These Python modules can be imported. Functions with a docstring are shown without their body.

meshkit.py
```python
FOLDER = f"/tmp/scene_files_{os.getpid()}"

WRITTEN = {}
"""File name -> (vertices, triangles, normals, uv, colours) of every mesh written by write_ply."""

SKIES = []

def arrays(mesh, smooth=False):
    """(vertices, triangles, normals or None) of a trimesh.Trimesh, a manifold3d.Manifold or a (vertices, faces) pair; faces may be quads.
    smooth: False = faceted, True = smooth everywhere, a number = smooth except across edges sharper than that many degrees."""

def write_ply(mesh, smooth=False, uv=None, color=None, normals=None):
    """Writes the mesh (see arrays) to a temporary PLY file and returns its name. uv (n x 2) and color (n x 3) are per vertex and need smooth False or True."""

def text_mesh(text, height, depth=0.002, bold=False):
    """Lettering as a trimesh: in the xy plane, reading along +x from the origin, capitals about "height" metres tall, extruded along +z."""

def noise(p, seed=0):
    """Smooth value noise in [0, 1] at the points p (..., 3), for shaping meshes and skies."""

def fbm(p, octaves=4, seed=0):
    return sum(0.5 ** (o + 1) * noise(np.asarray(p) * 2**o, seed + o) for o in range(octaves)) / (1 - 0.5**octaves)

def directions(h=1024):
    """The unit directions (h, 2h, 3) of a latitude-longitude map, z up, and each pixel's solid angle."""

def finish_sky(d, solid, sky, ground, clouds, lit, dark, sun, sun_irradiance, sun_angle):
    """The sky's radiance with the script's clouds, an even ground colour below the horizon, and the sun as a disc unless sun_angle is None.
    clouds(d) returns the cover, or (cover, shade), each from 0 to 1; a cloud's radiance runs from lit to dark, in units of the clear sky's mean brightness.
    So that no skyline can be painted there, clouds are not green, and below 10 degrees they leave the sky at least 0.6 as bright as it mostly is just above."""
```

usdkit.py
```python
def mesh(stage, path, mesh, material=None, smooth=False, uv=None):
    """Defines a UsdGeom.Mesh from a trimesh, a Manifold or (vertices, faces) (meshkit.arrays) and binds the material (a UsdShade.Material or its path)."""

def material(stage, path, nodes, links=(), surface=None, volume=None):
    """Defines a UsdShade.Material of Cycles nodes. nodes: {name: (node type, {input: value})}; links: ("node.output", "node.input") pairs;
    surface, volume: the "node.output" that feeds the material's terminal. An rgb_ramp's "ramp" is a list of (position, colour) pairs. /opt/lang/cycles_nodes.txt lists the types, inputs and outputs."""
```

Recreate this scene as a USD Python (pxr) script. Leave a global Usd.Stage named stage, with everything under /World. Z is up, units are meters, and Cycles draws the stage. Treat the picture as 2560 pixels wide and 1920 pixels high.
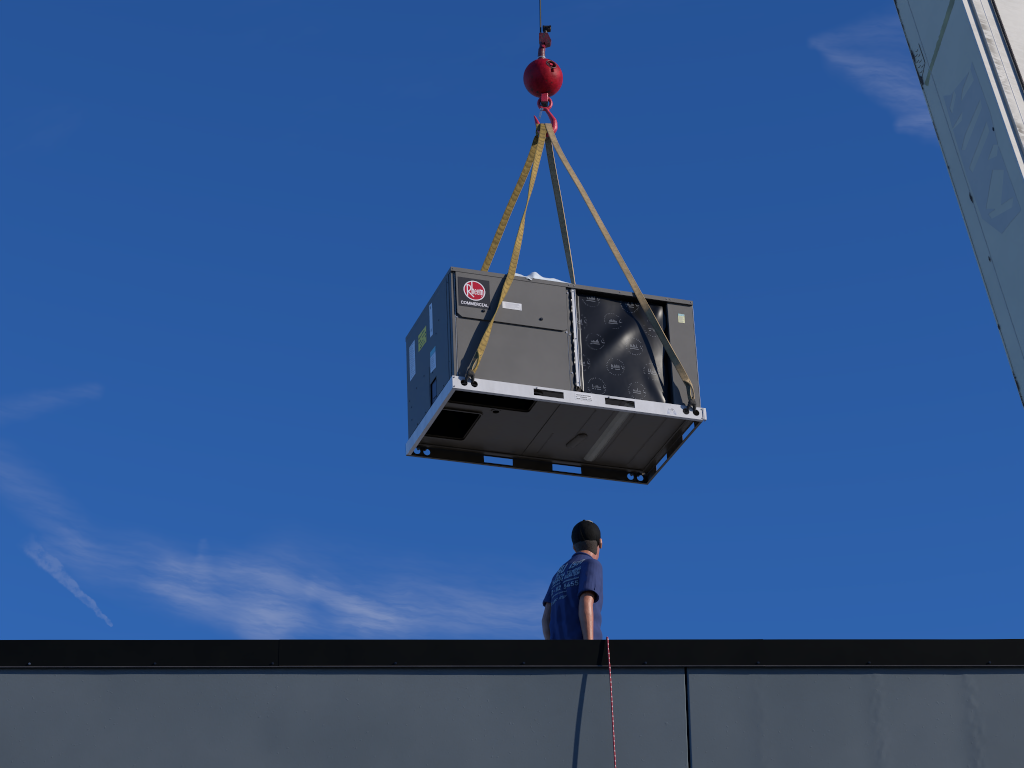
import math, random
import numpy as np
import trimesh, manifold3d, usdkit, meshkit
from shapely.geometry import Polygon, Point, LineString, box as sbox
from shapely import affinity, union_all
from scipy.interpolate import LinearNDInterpolator
from pxr import Usd, UsdGeom, UsdLux, UsdShade, Gf, Sdf

random.seed(7); np.random.seed(7)
stage = Usd.Stage.CreateInMemory()
UsdGeom.SetStageUpAxis(stage, 'Z')
UsdGeom.Xform.Define(stage, '/World'); UsdGeom.Scope.Define(stage, '/World/Looks')
PI = math.pi
A3 = np.array

# ------------------------------------------------------------------ camera
PITCH, ROLL = math.radians(28.0), 0.008
_r, _u = A3([1, 0, 0.]), A3([0, -math.sin(PITCH), math.cos(PITCH)])
_f = A3([0, math.cos(PITCH), math.sin(PITCH)])
_R = _r * math.cos(ROLL) - _u * math.sin(ROLL); _U = _u * math.cos(ROLL) + _r * math.sin(ROLL)
cam = UsdGeom.Camera.Define(stage, '/World/camera')
cm = np.eye(4); cm[0, :3], cm[1, :3], cm[2, :3], cm[3, :3] = _R, _U, -_f, (0, 0, 1.6)
cam.AddTransformOp().Set(Gf.Matrix4d(cm.tolist()))
cam.CreateHorizontalApertureAttr(36.0); cam.CreateVerticalApertureAttr(27.0); cam.CreateFocalLengthAttr(98.44)
cam.CreateClippingRangeAttr((0.1, 20000.0))
cam.CreateExposureAttr(0.0)

# ------------------------------------------------------------------ sun and sky
SUN_AZ, SUN_EL = math.radians(18.0), math.radians(23.0)      # to the right of the facade, a little on the camera's side
S = A3([math.cos(SUN_EL) * math.cos(SUN_AZ), -math.cos(SUN_EL) * math.sin(SUN_AZ), math.sin(SUN_EL)])
sun = UsdLux.DistantLight.Define(stage, '/World/sun')
zx = np.cross([0, 0, 1.], S); zx /= np.linalg.norm(zx); zy = np.cross(S, zx)
sm = np.eye(4); sm[0, :3], sm[1, :3], sm[2, :3] = zx, zy, S
sun.AddTransformOp().Set(Gf.Matrix4d(sm.tolist()))
sun.CreateIntensityAttr(1.25); sun.CreateAngleAttr(0.53); sun.CreateColorAttr(Gf.Vec3f(1.0, 0.93, 0.84))
sun.CreateNormalizeAttr(True)


class Graph:
    """Collects Cycles nodes and links."""
    def __init__(s): s.n, s.l, s.k = {}, [], 0

    def add(s, kind, **inp):
        s.k += 1; name = f'n{s.k}'; vals = {}
        for k, v in inp.items():
            if isinstance(v, str) and '.' in v: s.l.append((v, f'{name}.{k}'))
            else: vals[k] = v
        s.n[name] = (kind, vals); return name

    def m(s, op, a, b=0.0, c=0.0, clamp=False):
        return s.add('math', math_type=op, value1=a, value2=b, value3=c, use_clamp=clamp) + '.value'

    def rng(s, v, a, b, c=0.0, d=1.0, kind='smoothstep'):
        return s.add('map_range', range_type=kind, value=v, from_min=a, from_max=b, to_min=c, to_max=d, clamp=True) + '.result'

    def noise(s, vec, scale, detail=3.0, rough=0.55, dist=0.0):
        return s.add('noise_texture', vector=vec, scale=scale, detail=detail, roughness=rough, distortion=dist) + '.fac'

    def mixc(s, fac, a, b, kind='mix'):
        return s.add('mix_color', blend_type=kind, fac=fac, a=a, b=b) + '.result'


def sky_material():
    g = Graph()
    sky = g.add('sky_texture', sky_type='single_scattering', sun_disc=False, sun_elevation=SUN_EL, sun_rotation=math.atan2(S[0], S[1]),
                altitude=300.0, air_density=1.0, aerosol_density=0.25, ozone_density=10.0)
    skyc = g.add('hsv', color=sky + '.color', saturation=1.055, value=0.83) + '.color'
    skyc = g.mixc(1.0, skyc, (0.95, 0.925, 1.05), 'multiply')
    gen = g.add('texture_coordinate') + '.generated'
    xyz = g.add('separate_xyz', vector=gen)
    az = g.m('multiply', g.m('arctan2', xyz + '.x', xyz + '.y'), 57.29578 * 0.88)
    el = g.m('multiply', g.m('arcsine', xyz + '.z'), 57.29578)
    p = g.add('combine_xyz', x=az, y=el, z=0.0) + '.vector'

    def warped(scale, amount):
        w = g.add('noise_texture', vector=p, scale=scale, detail=4.0, roughness=0.6) + '.color'
        w = g.add('vector_math', math_type='subtract', vector1=w, vector2=(0.5, 0.5, 0.5)) + '.vector'
        w = g.add('vector_math', math_type='scale', vector1=w, scale=amount) + '.vector'
        w = g.add('vector_math', math_type='add', vector1=p, vector2=w) + '.vector'
        return g.add('vector_math', math_type='multiply', vector1=w, vector2=(1, 1, 0)) + '.vector'
    wp, wp2 = warped(0.5, 0.75), warped(2.6, 0.24)

    def wisp(a, b, w0, w1, vec):
        """A soft streak from a to b (azimuth, elevation in degrees), w0 wide at a and w1 at b."""
        a = A3([a[0] * 0.88, a[1], 0]); d = A3([b[0] * 0.88, b[1], 0]) - a
        q = g.add('vector_math', math_type='subtract', vector1=vec, vector2=tuple(a)) + '.vector'
        t = g.m('multiply', g.add('vector_math', math_type='dot_product', vector1=q, vector2=tuple(d)) + '.value', 1.0 / float(d @ d), clamp=True)
        on = g.add('vector_math', math_type='scale', vector1=tuple(d), scale=t) + '.vector'
        dist = g.add('vector_math', math_type='distance', vector1=q, vector2=on) + '.value'
        width = g.m('multiply_add', t, w1 - w0, w0)
        return g.rng(g.m('divide', dist, width), 1.0, 0.0), t
    rot = g.add('mapping', mapping_type='texture', vector=wp, rotation=(0, 0, -0.22), scale=(3.6, 0.62, 1)) + '.vector'
    rot2 = g.add('mapping', mapping_type='texture', vector=wp2, rotation=(0, 0, -0.10), scale=(2.2, 0.16, 1)) + '.vector'
    streak = g.rng(g.m('add', g.m('multiply', g.noise(rot, 1.6, 5.0, 0.6), 0.72), g.m('multiply', g.noise(rot2, 1.5, 4.0, 0.6), 0.28)), 0.28, 0.70)
    total = None
    for (a, b, w0, w1, amp) in [
        ((-10.2, 24.3), (-7.2, 23.72), 0.5, 0.95, 0.18), ((-7.6, 23.85), (-5.2, 23.2), 0.75, 0.85, 0.42), ((-5.6, 23.2), (-3.4, 23.0), 0.6, 0.4, 0.2),
        ((-7.0, 24.7), (-6.95, 23.9), 0.10, 0.35, 0.12), ((-6.2, 24.1), (-4.6, 23.7), 0.5, 0.3, 0.22),
        ((-4.4, 23.85), (-2.9, 23.35), 0.35, 0.8, 0.38), ((-3.2, 23.35), (0.6, 23.2), 0.9, 0.7, 0.27), ((-5.0, 23.9), (0.8, 23.5), 1.4, 1.0, 0.17),
        ((-11.8, 26.0), (-9.6, 24.5), 0.8, 0.6, 0.17), ((-11.8, 27.1), (-9.6, 27.45), 0.4, 0.3, 0.13), ((-9.6, 24.6), (-5.0, 24.1), 0.6, 0.5, 0.10),
        ((7.6, 34.75), (10.4, 34.85), 0.25, 0.75, 0.15), ((7.8, 34.6), (10.3, 33.1), 0.2, 0.7, 0.11), ((8.6, 33.9), (10.4, 33.4), 0.3, 0.8, 0.16),
        ((8.2, 34.3), (10.8, 33.6), 0.5, 1.2, 0.14), ((9.5, 33.0), (10.9, 32.75), 0.25, 0.6, 0.24), ((7.2, 36.0), (11.5, 35.6), 0.3, 0.6, 0.22)]:
        v, _ = wisp(a, b, w0, w1, wp)
        v = g.m('multiply', v, amp * 0.88)
        total = v if total is None else g.m('add', total, v)
    total = g.m('multiply', total, g.m('multiply_add', streak, 0.85, 0.15))
    # broken cirrus over the rest of the sky
    rest = g.add('mapping', vector=gen, rotation=(0, 0, 0.5), scale=(1.6, 5.5, 3.0)) + '.vector'
    total = g.m('add', total, g.m('multiply', g.rng(g.noise(rest, 1.3, 7.0, 0.6, 0.6), 0.58, 0.85), 0.20))
    # short vapour trail
    tr, t = wisp((-11.0, 24.62), (-8.85, 22.92), 0.34, 0.05, wp2)
    lumps = g.rng(g.noise(p, 4.5, 5.0, 0.6, 0.3), 0.3, 0.62)
    tr = g.m('multiply', g.m('multiply', g.rng(tr, 0.08, 0.55), g.m('multiply_add', lumps, 0.75, 0.25)), g.rng(t, 0.02, 0.25))
    total = g.m('maximum', total, g.m('multiply', tr, 0.23))
    c = g.mixc(g.m('minimum', total, 0.9), skyc, CLOUD)
    bg = g.add('background_shader', color=c, strength=0.15)
    return usdkit.material(stage, '/World/Looks/sky', g.n, g.l, surface=bg + '.background')


CLOUD = (2.0, 2.4, 3.6)
dome = UsdLux.DomeLight.Define(stage, '/World/sky')
UsdShade.MaterialBindingAPI.Apply(dome.GetPrim()).Bind(sky_material())
dome.GetPrim().SetCustomDataByKey('kind', 'structure')

# ------------------------------------------------------------------ helpers: things and parts
used = {}


def numbered(parent, name):
    k = (str(parent), name); n = used.get(k, 0); used[k] = n + 1
    return f'{parent}/{name}' + (f'_{n:03d}' if n else '')


def says(prim, label=None, cat=None, group=None, kind=None):
    for k, v in (('label', label), ('category', cat), ('group', group), ('kind', kind)):
        if v: prim.SetCustomDataByKey(k, v)


def thing(name, label, cat, loc=(0, 0, 0), rot=None, group=None, kind=None):
    x = UsdGeom.Xform.Define(stage, numbered('/World', name))
    m = np.eye(4); m[3, :3] = loc
    if rot is not None: m[:3, :3] = A3(rot).T
    x.AddTransformOp().Set(Gf.Matrix4d(m.tolist()))
    says(x.GetPrim(), label, cat, group, kind); return x.GetPrim()


def part(parent, name, mesh, mat, smooth=30, uv=None, label=None, kind=None):
    p = parent.GetPath() if hasattr(parent, 'GetPath') else '/World'
    m = usdkit.mesh(stage, numbered(p, name), mesh, mat, smooth=smooth, uv=uv)
    says(m.GetPrim(), label, kind=kind); return m.GetPrim()


# ------------------------------------------------------------------ helpers: shapes
def bx(x0, x1, y0, y1, z0, z1, r=0.0):
    lo, hi = np.minimum((x0, y0, z0), (x1, y1, z1)), np.maximum((x0, y0, z0), (x1, y1, z1))
    if r <= 0: return trimesh.creation.box(bounds=[lo, hi])
    c, h = (lo + hi) / 2, (hi - lo) / 2; P = []
    for s in np.ndindex(2, 2, 2):
        s = A3(s) * 2 - 1
        for k in range(3):
            q = h - r; q = q.copy(); q[k] = h[k]; P.append(c + s * q)
    return trimesh.Trimesh(P).convex_hull


def join(*ms): return trimesh.util.concatenate([m for m in ms if m is not None])


FRONT = A3([[1, 0, 0], [0, 0, -1], [0, 1, 0.]])      # polygon (x, z), thickness towards -y
LEFT = A3([[0, 0, -1], [-1, 0, 0], [0, 1, 0.]])      # polygon (-y, z), thickness towards -x
FLAT = np.eye(3)                                     # polygon (x, y), thickness towards +z


def slab(poly, depth, frame=FRONT, at=(0, 0, 0)):
    ms = [trimesh.creation.extrude_polygon(q, depth, engine='earcut') for q in getattr(poly, 'geoms', [poly]) if q.area > 1e-9]
    m = join(*ms); m.vertices = m.vertices @ frame.T + A3(at); return m


def lettering(text, height, x, z, y, depth=0.0012, bold=True, sx=1.0, frame=FRONT, shear=0.0, center=False):
    m = meshkit.text_mesh(text, height, depth, bold)
    v = m.vertices.copy()
    if center: v[:, 0] -= v[:, 0].mean()
    v[:, 0] = v[:, 0] * sx + v[:, 1] * shear
    v[:, 0] += x; v[:, 1] += z
    m.vertices = v @ frame.T + (A3([0, y, 0]) if frame is FRONT else A3([y, 0, 0]))
    return m


def tube(pts, radii, n=12, cap=True):
    P = A3(pts, float); N = len(P); radii = np.broadcast_to(radii, N)
    T = np.gradient(P, axis=0); T /= np.linalg.norm(T, axis=1)[:, None]
    ref = A3([0, 1, 0.]) if abs(T[0][1]) < 0.9 else A3([1, 0, 0.])
    u = np.cross(T[0], ref); u /= np.linalg.norm(u); V = []
    for i in range(N):
        u = u - T[i] * (u @ T[i]); u /= np.linalg.norm(u); w = np.cross(T[i], u)
        a = np.arange(n) * 2 * PI / n
        V.append(P[i] + radii[i] * (np.cos(a)[:, None] * u + np.sin(a)[:, None] * w))
    V = np.vstack(V); F = []
    for i in range(N - 1):
        for k in range(n):
            a, b = i * n + k, i * n + (k + 1) % n
            F += [[a, b, b + n], [a, b + n, a + n]]
    if cap:
        V = np.vstack([V, P[0], P[-1]]); c0, c1 = len(V) - 2, len(V) - 1
        for k in range(n):
            F += [[c0, (k + 1) % n, k], [c1, (N - 1) * n + k, (N - 1) * n + (k + 1) % n]]
    m = trimesh.Trimesh(V, F, process=False); m.fix_normals(); return m


def spline(pts, n):
    P = A3(pts, float); t = np.r_[0, np.cumsum(np.linalg.norm(np.diff(P[:, :3], axis=0), axis=1))]
    from scipy.interpolate import PchipInterpolator
    return PchipInterpolator(t, P)(np.linspace(0, t[-1], n))


def ribbon(pts, width, thick, face, n=80):
    """Webbing along pts. face: per control point the direction that the flat side looks to. Returns mesh, uv (metres along, 0..1 across)."""
    P = A3(pts, float); F0 = A3(face, float)
    W0 = np.broadcast_to(width, len(P)).astype(float)
    t = np.r_[0, np.cumsum(np.linalg.norm(np.diff(P, axis=0), axis=1))]; tt = np.linspace(0, t[-1], n)
    from scipy.interpolate import PchipInterpolator
    Q, FF, W = PchipInterpolator(t, P)(tt), PchipInterpolator(t, F0)(tt), np.interp(tt, t, W0)
    T = np.gradient(Q, axis=0); T /= np.linalg.norm(T, axis=1)[:, None]
    FF -= T * (FF * T).sum(1)[:, None]; FF /= np.linalg.norm(FF, axis=1)[:, None]
    B = np.cross(T, FF)
    V, uv, F = [], [], []
    h = thick / 2
    corners = [(-.5, h), (-.46, h * 1.15), (0, h * .9), (.46, h * 1.15), (.5, h), (.5, -h), (0, -h), (-.5, -h)]
    for i in range(n):
        for a, b in corners:
            V.append(Q[i] + B[i] * W[i] * a + FF[i] * b); uv.append((tt[i], a + .5))
    k = len(corners)
    for i in range(n - 1):
        for c in range(k):
            a, b = i * k + c, i * k + (c + 1) % k
            F += [[a, a + k, b + k], [a, b + k, b]]
    return (A3(V), A3(F)), A3(uv)


def hullchain(nodes, bones, seg=20):
    """Manifold of tapered limbs. nodes: name -> (point, radius or (rx, ry, rz))."""
    def ball(q):
        p, r = q
        s = manifold3d.Manifold.sphere(1.0, seg)
        return s.scale([r] * 3 if np.ndim(r) == 0 else list(r)).translate(list(map(float, p)))
    out = [manifold3d.Manifold.batch_hull([ball(nodes[n]) for n in b]) for b in bones]
    return manifold3d.Manifold.batch_boolean(out, manifold3d.OpType.Add)


def refined(man, length, taubin=12):
    m = man.refine_to_length(length).to_mesh()
    t = trimesh.Trimesh(m.vert_properties[:, :3], m.tri_verts, process=True)
    if taubin: trimesh.smoothing.filter_taubin(t, lamb=0.5, nu=0.52, iterations=taubin)
    return t


# ------------------------------------------------------------------ materials
TONE = 0.76


def surface(name, color, rough=0.5, metallic=0.0, vary=0.12, scale=6.0, bump=0.0, bscale=80.0, spec=0.5, coat=0.0, spots=None, stretch=(1, 1, 1), rvary=0.1, sheen=0.0):
    """Painted or metal surface: base colour varied by noise, fine relief, optional worn spots (colour, threshold, scale)."""
    g = Graph(); pos = g.add('texture_coordinate') + '.object'
    pos = g.add('mapping', vector=pos, scale=stretch) + '.vector'
    n = g.noise(pos, scale, 5.0, 0.6)
    c = A3(color) * TONE
    col = g.mixc(g.rng(n, 0.3, 0.7), tuple(c * (1 - vary)), tuple(np.minimum(c * (1 + vary), 0.95)))
    if spots:
        sc, th, ss = spots
        col = g.mixc(g.rng(g.noise(pos, ss, 6.0, 0.65), th, th + 0.06), col, sc)
    r = g.rng(n, 0.25, 0.75, max(rough - rvary, 0.03), min(rough + rvary, 1.0), 'linear')
    kw = dict(base_color=col, roughness=r, metallic=metallic, specular_ior_level=spec, coat_weight=coat, sheen_weight=sheen)
    if bump:
        h = g.noise(pos, bscale, 4.0, 0.6)
        kw['normal'] = g.add('bump', height=h, strength=bump, distance=0.01) + '.normal'
    b = g.add('principled_bsdf', **kw)
    return usdkit.material(stage, f'/World/Looks/{name}', g.n, g.l, surface=b + '.BSDF')


M = {}
M['unit_paint'] = surface('unit_paint', (0.150, 0.144, 0.137), 0.55, vary=0.07, scale=3.0, bump=0.10, bscale=7, spec=0.16)
M['unit_seam'] = surface('unit_seam', (0.45, 0.44, 0.42), 0.35, 0.4)
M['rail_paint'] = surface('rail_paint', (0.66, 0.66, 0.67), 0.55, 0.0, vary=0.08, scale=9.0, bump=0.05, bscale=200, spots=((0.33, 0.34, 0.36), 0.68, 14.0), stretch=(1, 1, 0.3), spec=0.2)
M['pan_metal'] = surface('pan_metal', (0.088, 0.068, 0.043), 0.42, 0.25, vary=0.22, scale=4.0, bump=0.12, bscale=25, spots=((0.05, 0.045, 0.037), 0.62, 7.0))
M['dark_inside'] = surface('dark_inside', (0.010, 0.010, 0.010), 0.9)
M['coil'] = surface('coil', (0.018, 0.018, 0.019), 0.6, 0.3)
M['bare_steel'] = surface('bare_steel', (0.62, 0.62, 0.63), 0.33, 0.7, vary=0.1, scale=30)
M['screw'] = surface('screw', (0.25, 0.25, 0.25), 0.35, 0.7)
M['knob'] = surface('knob', (0.012, 0.012, 0.013), 0.3)
M['logo_dark'] = surface('logo_dark', (0.021, 0.022, 0.03), 0.5, vary=0.05, spec=0.2)
M['logo_red'] = surface('logo_red', (0.46, 0.003, 0.030), 0.5, vary=0.03, spec=0.15)
M['logo_white'] = surface('logo_white', (0.80, 0.78, 0.82), 0.45, vary=0.02)
M['sticker_white'] = surface('sticker_white', (0.72, 0.72, 0.73), 0.5, vary=0.05, scale=20)
M['sticker_yellow'] = surface('sticker_yellow', (0.93, 0.66, 0.02), 0.5, vary=0.04)
M['sticker_cream'] = surface('sticker_cream', (0.72, 0.72, 0.42), 0.5, vary=0.04)
M['sticker_teal'] = surface('sticker_teal', (0.20, 0.48, 0.50), 0.5, vary=0.04)
M['ink'] = surface('ink', (0.03, 0.03, 0.035), 0.6)
M['ink_grey'] = surface('ink_grey', (0.30, 0.30, 0.33), 0.6)
M['film_print'] = surface('film_print', (0.28, 0.30, 0.34), 0.5)
M['wrap'] = surface('wrap', (0.70, 0.76, 0.78), 0.35, vary=0.08, scale=18)
M['red_paint'] = surface('red_paint', (0.33, 0.0025, 0.013), 0.5, vary=0.3, scale=14.0, bump=0.25, bscale=40, spots=((0.045, 0.014, 0.014), 0.60, 18.0), spec=0.14)
M['hook_paint'] = surface('hook_paint', (0.55, 0.030, 0.055), 0.36, vary=0.2, scale=30.0, bump=0.3, bscale=120, spots=((0.10, 0.03, 0.03), 0.68, 40.0))
M['dark_steel'] = surface('dark_steel', (0.030, 0.020, 0.018), 0.5, 0.5, vary=0.3, scale=40, bump=0.3, bscale=90)
M['worn_red'] = surface('worn_red', (0.13, 0.012, 0.018), 0.45, vary=0.4, scale=30, bump=0.3, bscale=70, spots=((0.035, 0.02, 0.02), 0.55, 30.0))
M['latch_steel'] = surface('latch_steel', (0.55, 0.58, 0.64), 0.3, 0.8)
M['sleeve'] = surface('sleeve', (0.022, 0.020, 0.019), 0.75, vary=0.4, scale=60, bump=0.6, bscale=160, spots=((0.10, 0.09, 0.075), 0.62, 45.0))
M['coping'] = surface('coping', (0.0042, 0.0048, 0.0042), 0.6, vary=0.2, scale=2.2, bump=0.04, bscale=9, spec=0.06)
M['coping_hem'] = surface('coping_hem', (0.085, 0.072, 0.065), 0.4, vary=0.2, scale=5)
M['roof_membrane'] = surface('roof_membrane', (0.42, 0.42, 0.41), 0.85, vary=0.1)
M['asphalt'] = surface('asphalt', (0.055, 0.055, 0.056), 0.9, vary=0.25, scale=0.8)
M['skin'] = surface('skin', (0.40, 0.150, 0.085), 0.5, vary=0.16, scale=22.0, bump=0.15, bscale=140)
M['hair'] = surface('hair', (0.026, 0.012, 0.006), 0.8, vary=0.4, scale=140.0, bump=0.4, bscale=260)
M['cap_cloth'] = surface('cap_cloth', (0.0030, 0.0030, 0.0030), 0.75, vary=0.15, scale=30, bump=0.2, bscale=350, spec=0.10)
M['cap_pale'] = surface('cap_pale', (0.32, 0.28, 0.20), 0.7)
M['shirt'] = surface('shirt', (0.044, 0.060, 0.155), 0.9, vary=0.10, scale=14.0, bump=0.15, bscale=420, spec=0.1)
M['shirt_print'] = surface('shirt_print', (0.38, 0.45, 0.50), 0.8, vary=0.25, scale=60)
M['trousers'] = surface('trousers', (0.06, 0.11, 0.26), 0.9, vary=0.12, scale=20)
M['boot'] = surface('boot', (0.05, 0.035, 0.022), 0.7)
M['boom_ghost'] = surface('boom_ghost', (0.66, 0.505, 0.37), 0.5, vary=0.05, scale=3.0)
M['boom_stain'] = surface('boom_stain', (0.46, 0.33, 0.12), 0.6, vary=0.25, scale=6.0)
M['rust'] = surface('rust', (0.09, 0.035, 0.014), 0.9, vary=0.5, scale=60.0)
M['wire_rope'] = None


def stucco():
    g = Graph(); pos = g.add('texture_coordinate') + '.object'
    blot = g.noise(pos, 0.9, 5.0, 0.6); blot2 = g.noise(pos, 5.0, 5.0, 0.65)
    st = g.add('mapping', vector=pos, scale=(3.0, 3.0, 0.35)) + '.vector'
    runs = g.noise(st, 1.6, 4.0, 0.6)
    c = g.mixc(g.rng(blot, 0.3, 0.7), (0.098, 0.121, 0.134), (0.118, 0.142, 0.156))
    c = g.mixc(g.rng(blot2, 0.35, 0.75, 0.0, 0.45), c, (0.103, 0.130, 0.146))
    fine = g.noise(pos, 70.0, 5.0, 0.65); pits = g.rng(g.noise(pos, 38.0, 2.0, 0.5), 0.66, 0.74)
    h = g.m('add', g.m('multiply', fine, 0.5), g.m('multiply', pits, 0.9))
    nb = g.add('bump', height=h, strength=0.30, distance=0.0022) + '.normal'
    b = g.add('principled_bsdf', base_color=c, roughness=0.88, normal=nb, specular_ior_level=0.25)
    return usdkit.material(stage, '/World/Looks/stucco', g.n, g.l, surface=b + '.BSDF')


def webbing(name, base, dark, wave):
    """Polyester sling webbing: lengthwise yarns, a wavy cross stitch, dirt."""
    g = Graph(); uv = g.add('texture_coordinate') + '.UV'; s = g.add('separate_xyz', vector=uv)
    pos = g.add('texture_coordinate') + '.object'
    along, across = s + '.x', s + '.y'
    dirt = g.noise(pos, 7.0, 6.0, 0.65); dirt2 = g.noise(pos, 45.0, 4.0, 0.6)
    c = g.mixc(g.rng(dirt, 0.35, 0.72), base, dark)
    c = g.mixc(g.rng(dirt2, 0.5, 0.75, 0.0, 0.6), c, tuple(A3(dark) * 0.6))
    ph = g.m('add', g.m('multiply', along, 150.0), g.m('multiply', g.m('absolute', g.m('subtract', across, 0.5)), 3.0))
    zig = g.m('sine', g.m('add', ph, g.m('multiply', dirt, 16.0)))
    c = g.mixc(g.rng(zig, 0.2, 0.95, 0.0, wave), c, tuple(A3(dark) * 0.35))
    edge = g.m('absolute', g.m('subtract', across, 0.5))
    c = g.mixc(g.m('multiply', g.rng(edge, 0.38, 0.41), g.rng(edge, 0.46, 0.43)), c, tuple(A3(dark) * 0.5))
    c = g.mixc(g.rng(edge, 0.455, 0.475), c, tuple(np.minimum(A3(base) * 1.25, 0.8)))
    yarn = g.m('sine', g.m('multiply', across, 120.0))
    nb = g.add('bump', height=g.m('add', g.m('multiply', yarn, 0.3), zig), strength=0.35, distance=0.0015) + '.normal'
    b = g.add('principled_bsdf', base_color=c, roughness=0.8, normal=nb, specular_ior_level=0.3)
    return usdkit.material(stage, f'/World/Looks/{name}', g.n, g.l, surface=b + '.BSDF')


def film_mat():
    g = Graph(); pos = g.add('texture_coordinate') + '.object'
    n = g.noise(pos, 7.0, 2.0, 0.5, 0.3)
    nb = g.add('bump', height=n, strength=0.25, distance=0.008) + '.normal'
    b = g.add('principled_bsdf', base_color=(0.0032, 0.0033, 0.0036), roughness=0.31, normal=nb, specular_ior_level=0.30)
    return usdkit.material(stage, '/World/Looks/shipping_film', g.n, g.l, surface=b + '.BSDF')


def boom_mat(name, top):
    """White crane paint, tinted warm on the side plates against blue shade; the top face is scuffed and greasy."""
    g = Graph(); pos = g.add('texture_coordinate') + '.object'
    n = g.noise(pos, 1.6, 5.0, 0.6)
    c = g.mixc(g.rng(n, 0.3, 0.7), *(((0.485, 0.465, 0.41), (0.535, 0.51, 0.455)) if top else ((0.60, 0.462, 0.312), (0.67, 0.512, 0.345))))  # side base warmed to offset blue sky fill on the shaded plate
    if top:
        st = g.add('mapping', vector=pos, scale=(1.0, 1.0, 3.5)) + '.vector'
        sx = g.add('separate_xyz', vector=pos)
        scuff = g.rng(g.noise(st, 9.0, 8.0, 0.72, 0.8), 0.45, 0.54)
        band = g.m('multiply', g.rng(g.m('add', sx + '.y', g.m('multiply', g.noise(pos, 2.0, 3.0), 0.04)), 0.135, 0.085), g.rng(sx + '.y', 0.0515, 0.0525))
        big = g.rng(g.noise(pos, 2.2, 3.0, 0.5), 0.42, 0.6)
        c = g.mixc(g.m('multiply', g.m('multiply', scuff, g.m('multiply_add', band, 0.85, 0.13)), g.m('multiply_add', big, 0.75, 0.25)), c, (0.17, 0.15, 0.12))
        streaks = g.add('mapping', vector=pos, scale=(1.0, 2.0, 14.0)) + '.vector'
        c = g.mixc(g.rng(g.noise(streaks, 3.0, 6.0, 0.7), 0.6, 0.75, 0.0, 0.45), c, (0.28, 0.25, 0.21))
        c = g.mixc(g.rng(g.noise(pos, 14.0, 6.0, 0.7), 0.72, 0.78), c, (0.40, 0.24, 0.07))
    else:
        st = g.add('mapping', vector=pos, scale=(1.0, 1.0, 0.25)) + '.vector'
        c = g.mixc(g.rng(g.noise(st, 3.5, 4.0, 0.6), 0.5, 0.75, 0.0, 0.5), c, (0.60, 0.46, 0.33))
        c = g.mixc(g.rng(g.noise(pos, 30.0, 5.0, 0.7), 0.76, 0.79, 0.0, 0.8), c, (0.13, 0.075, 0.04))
    nb = g.add('bump', height=g.noise(pos, 6.0, 3.0), strength=0.08, distance=0.01) + '.normal'
    b = g.add('principled_bsdf', base_color=c, roughness=0.5, normal=nb, specular_ior_level=0.15)
    return usdkit.material(stage, f'/World/Looks/{name}', g.n, g.l, surface=b + '.BSDF')


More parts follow.
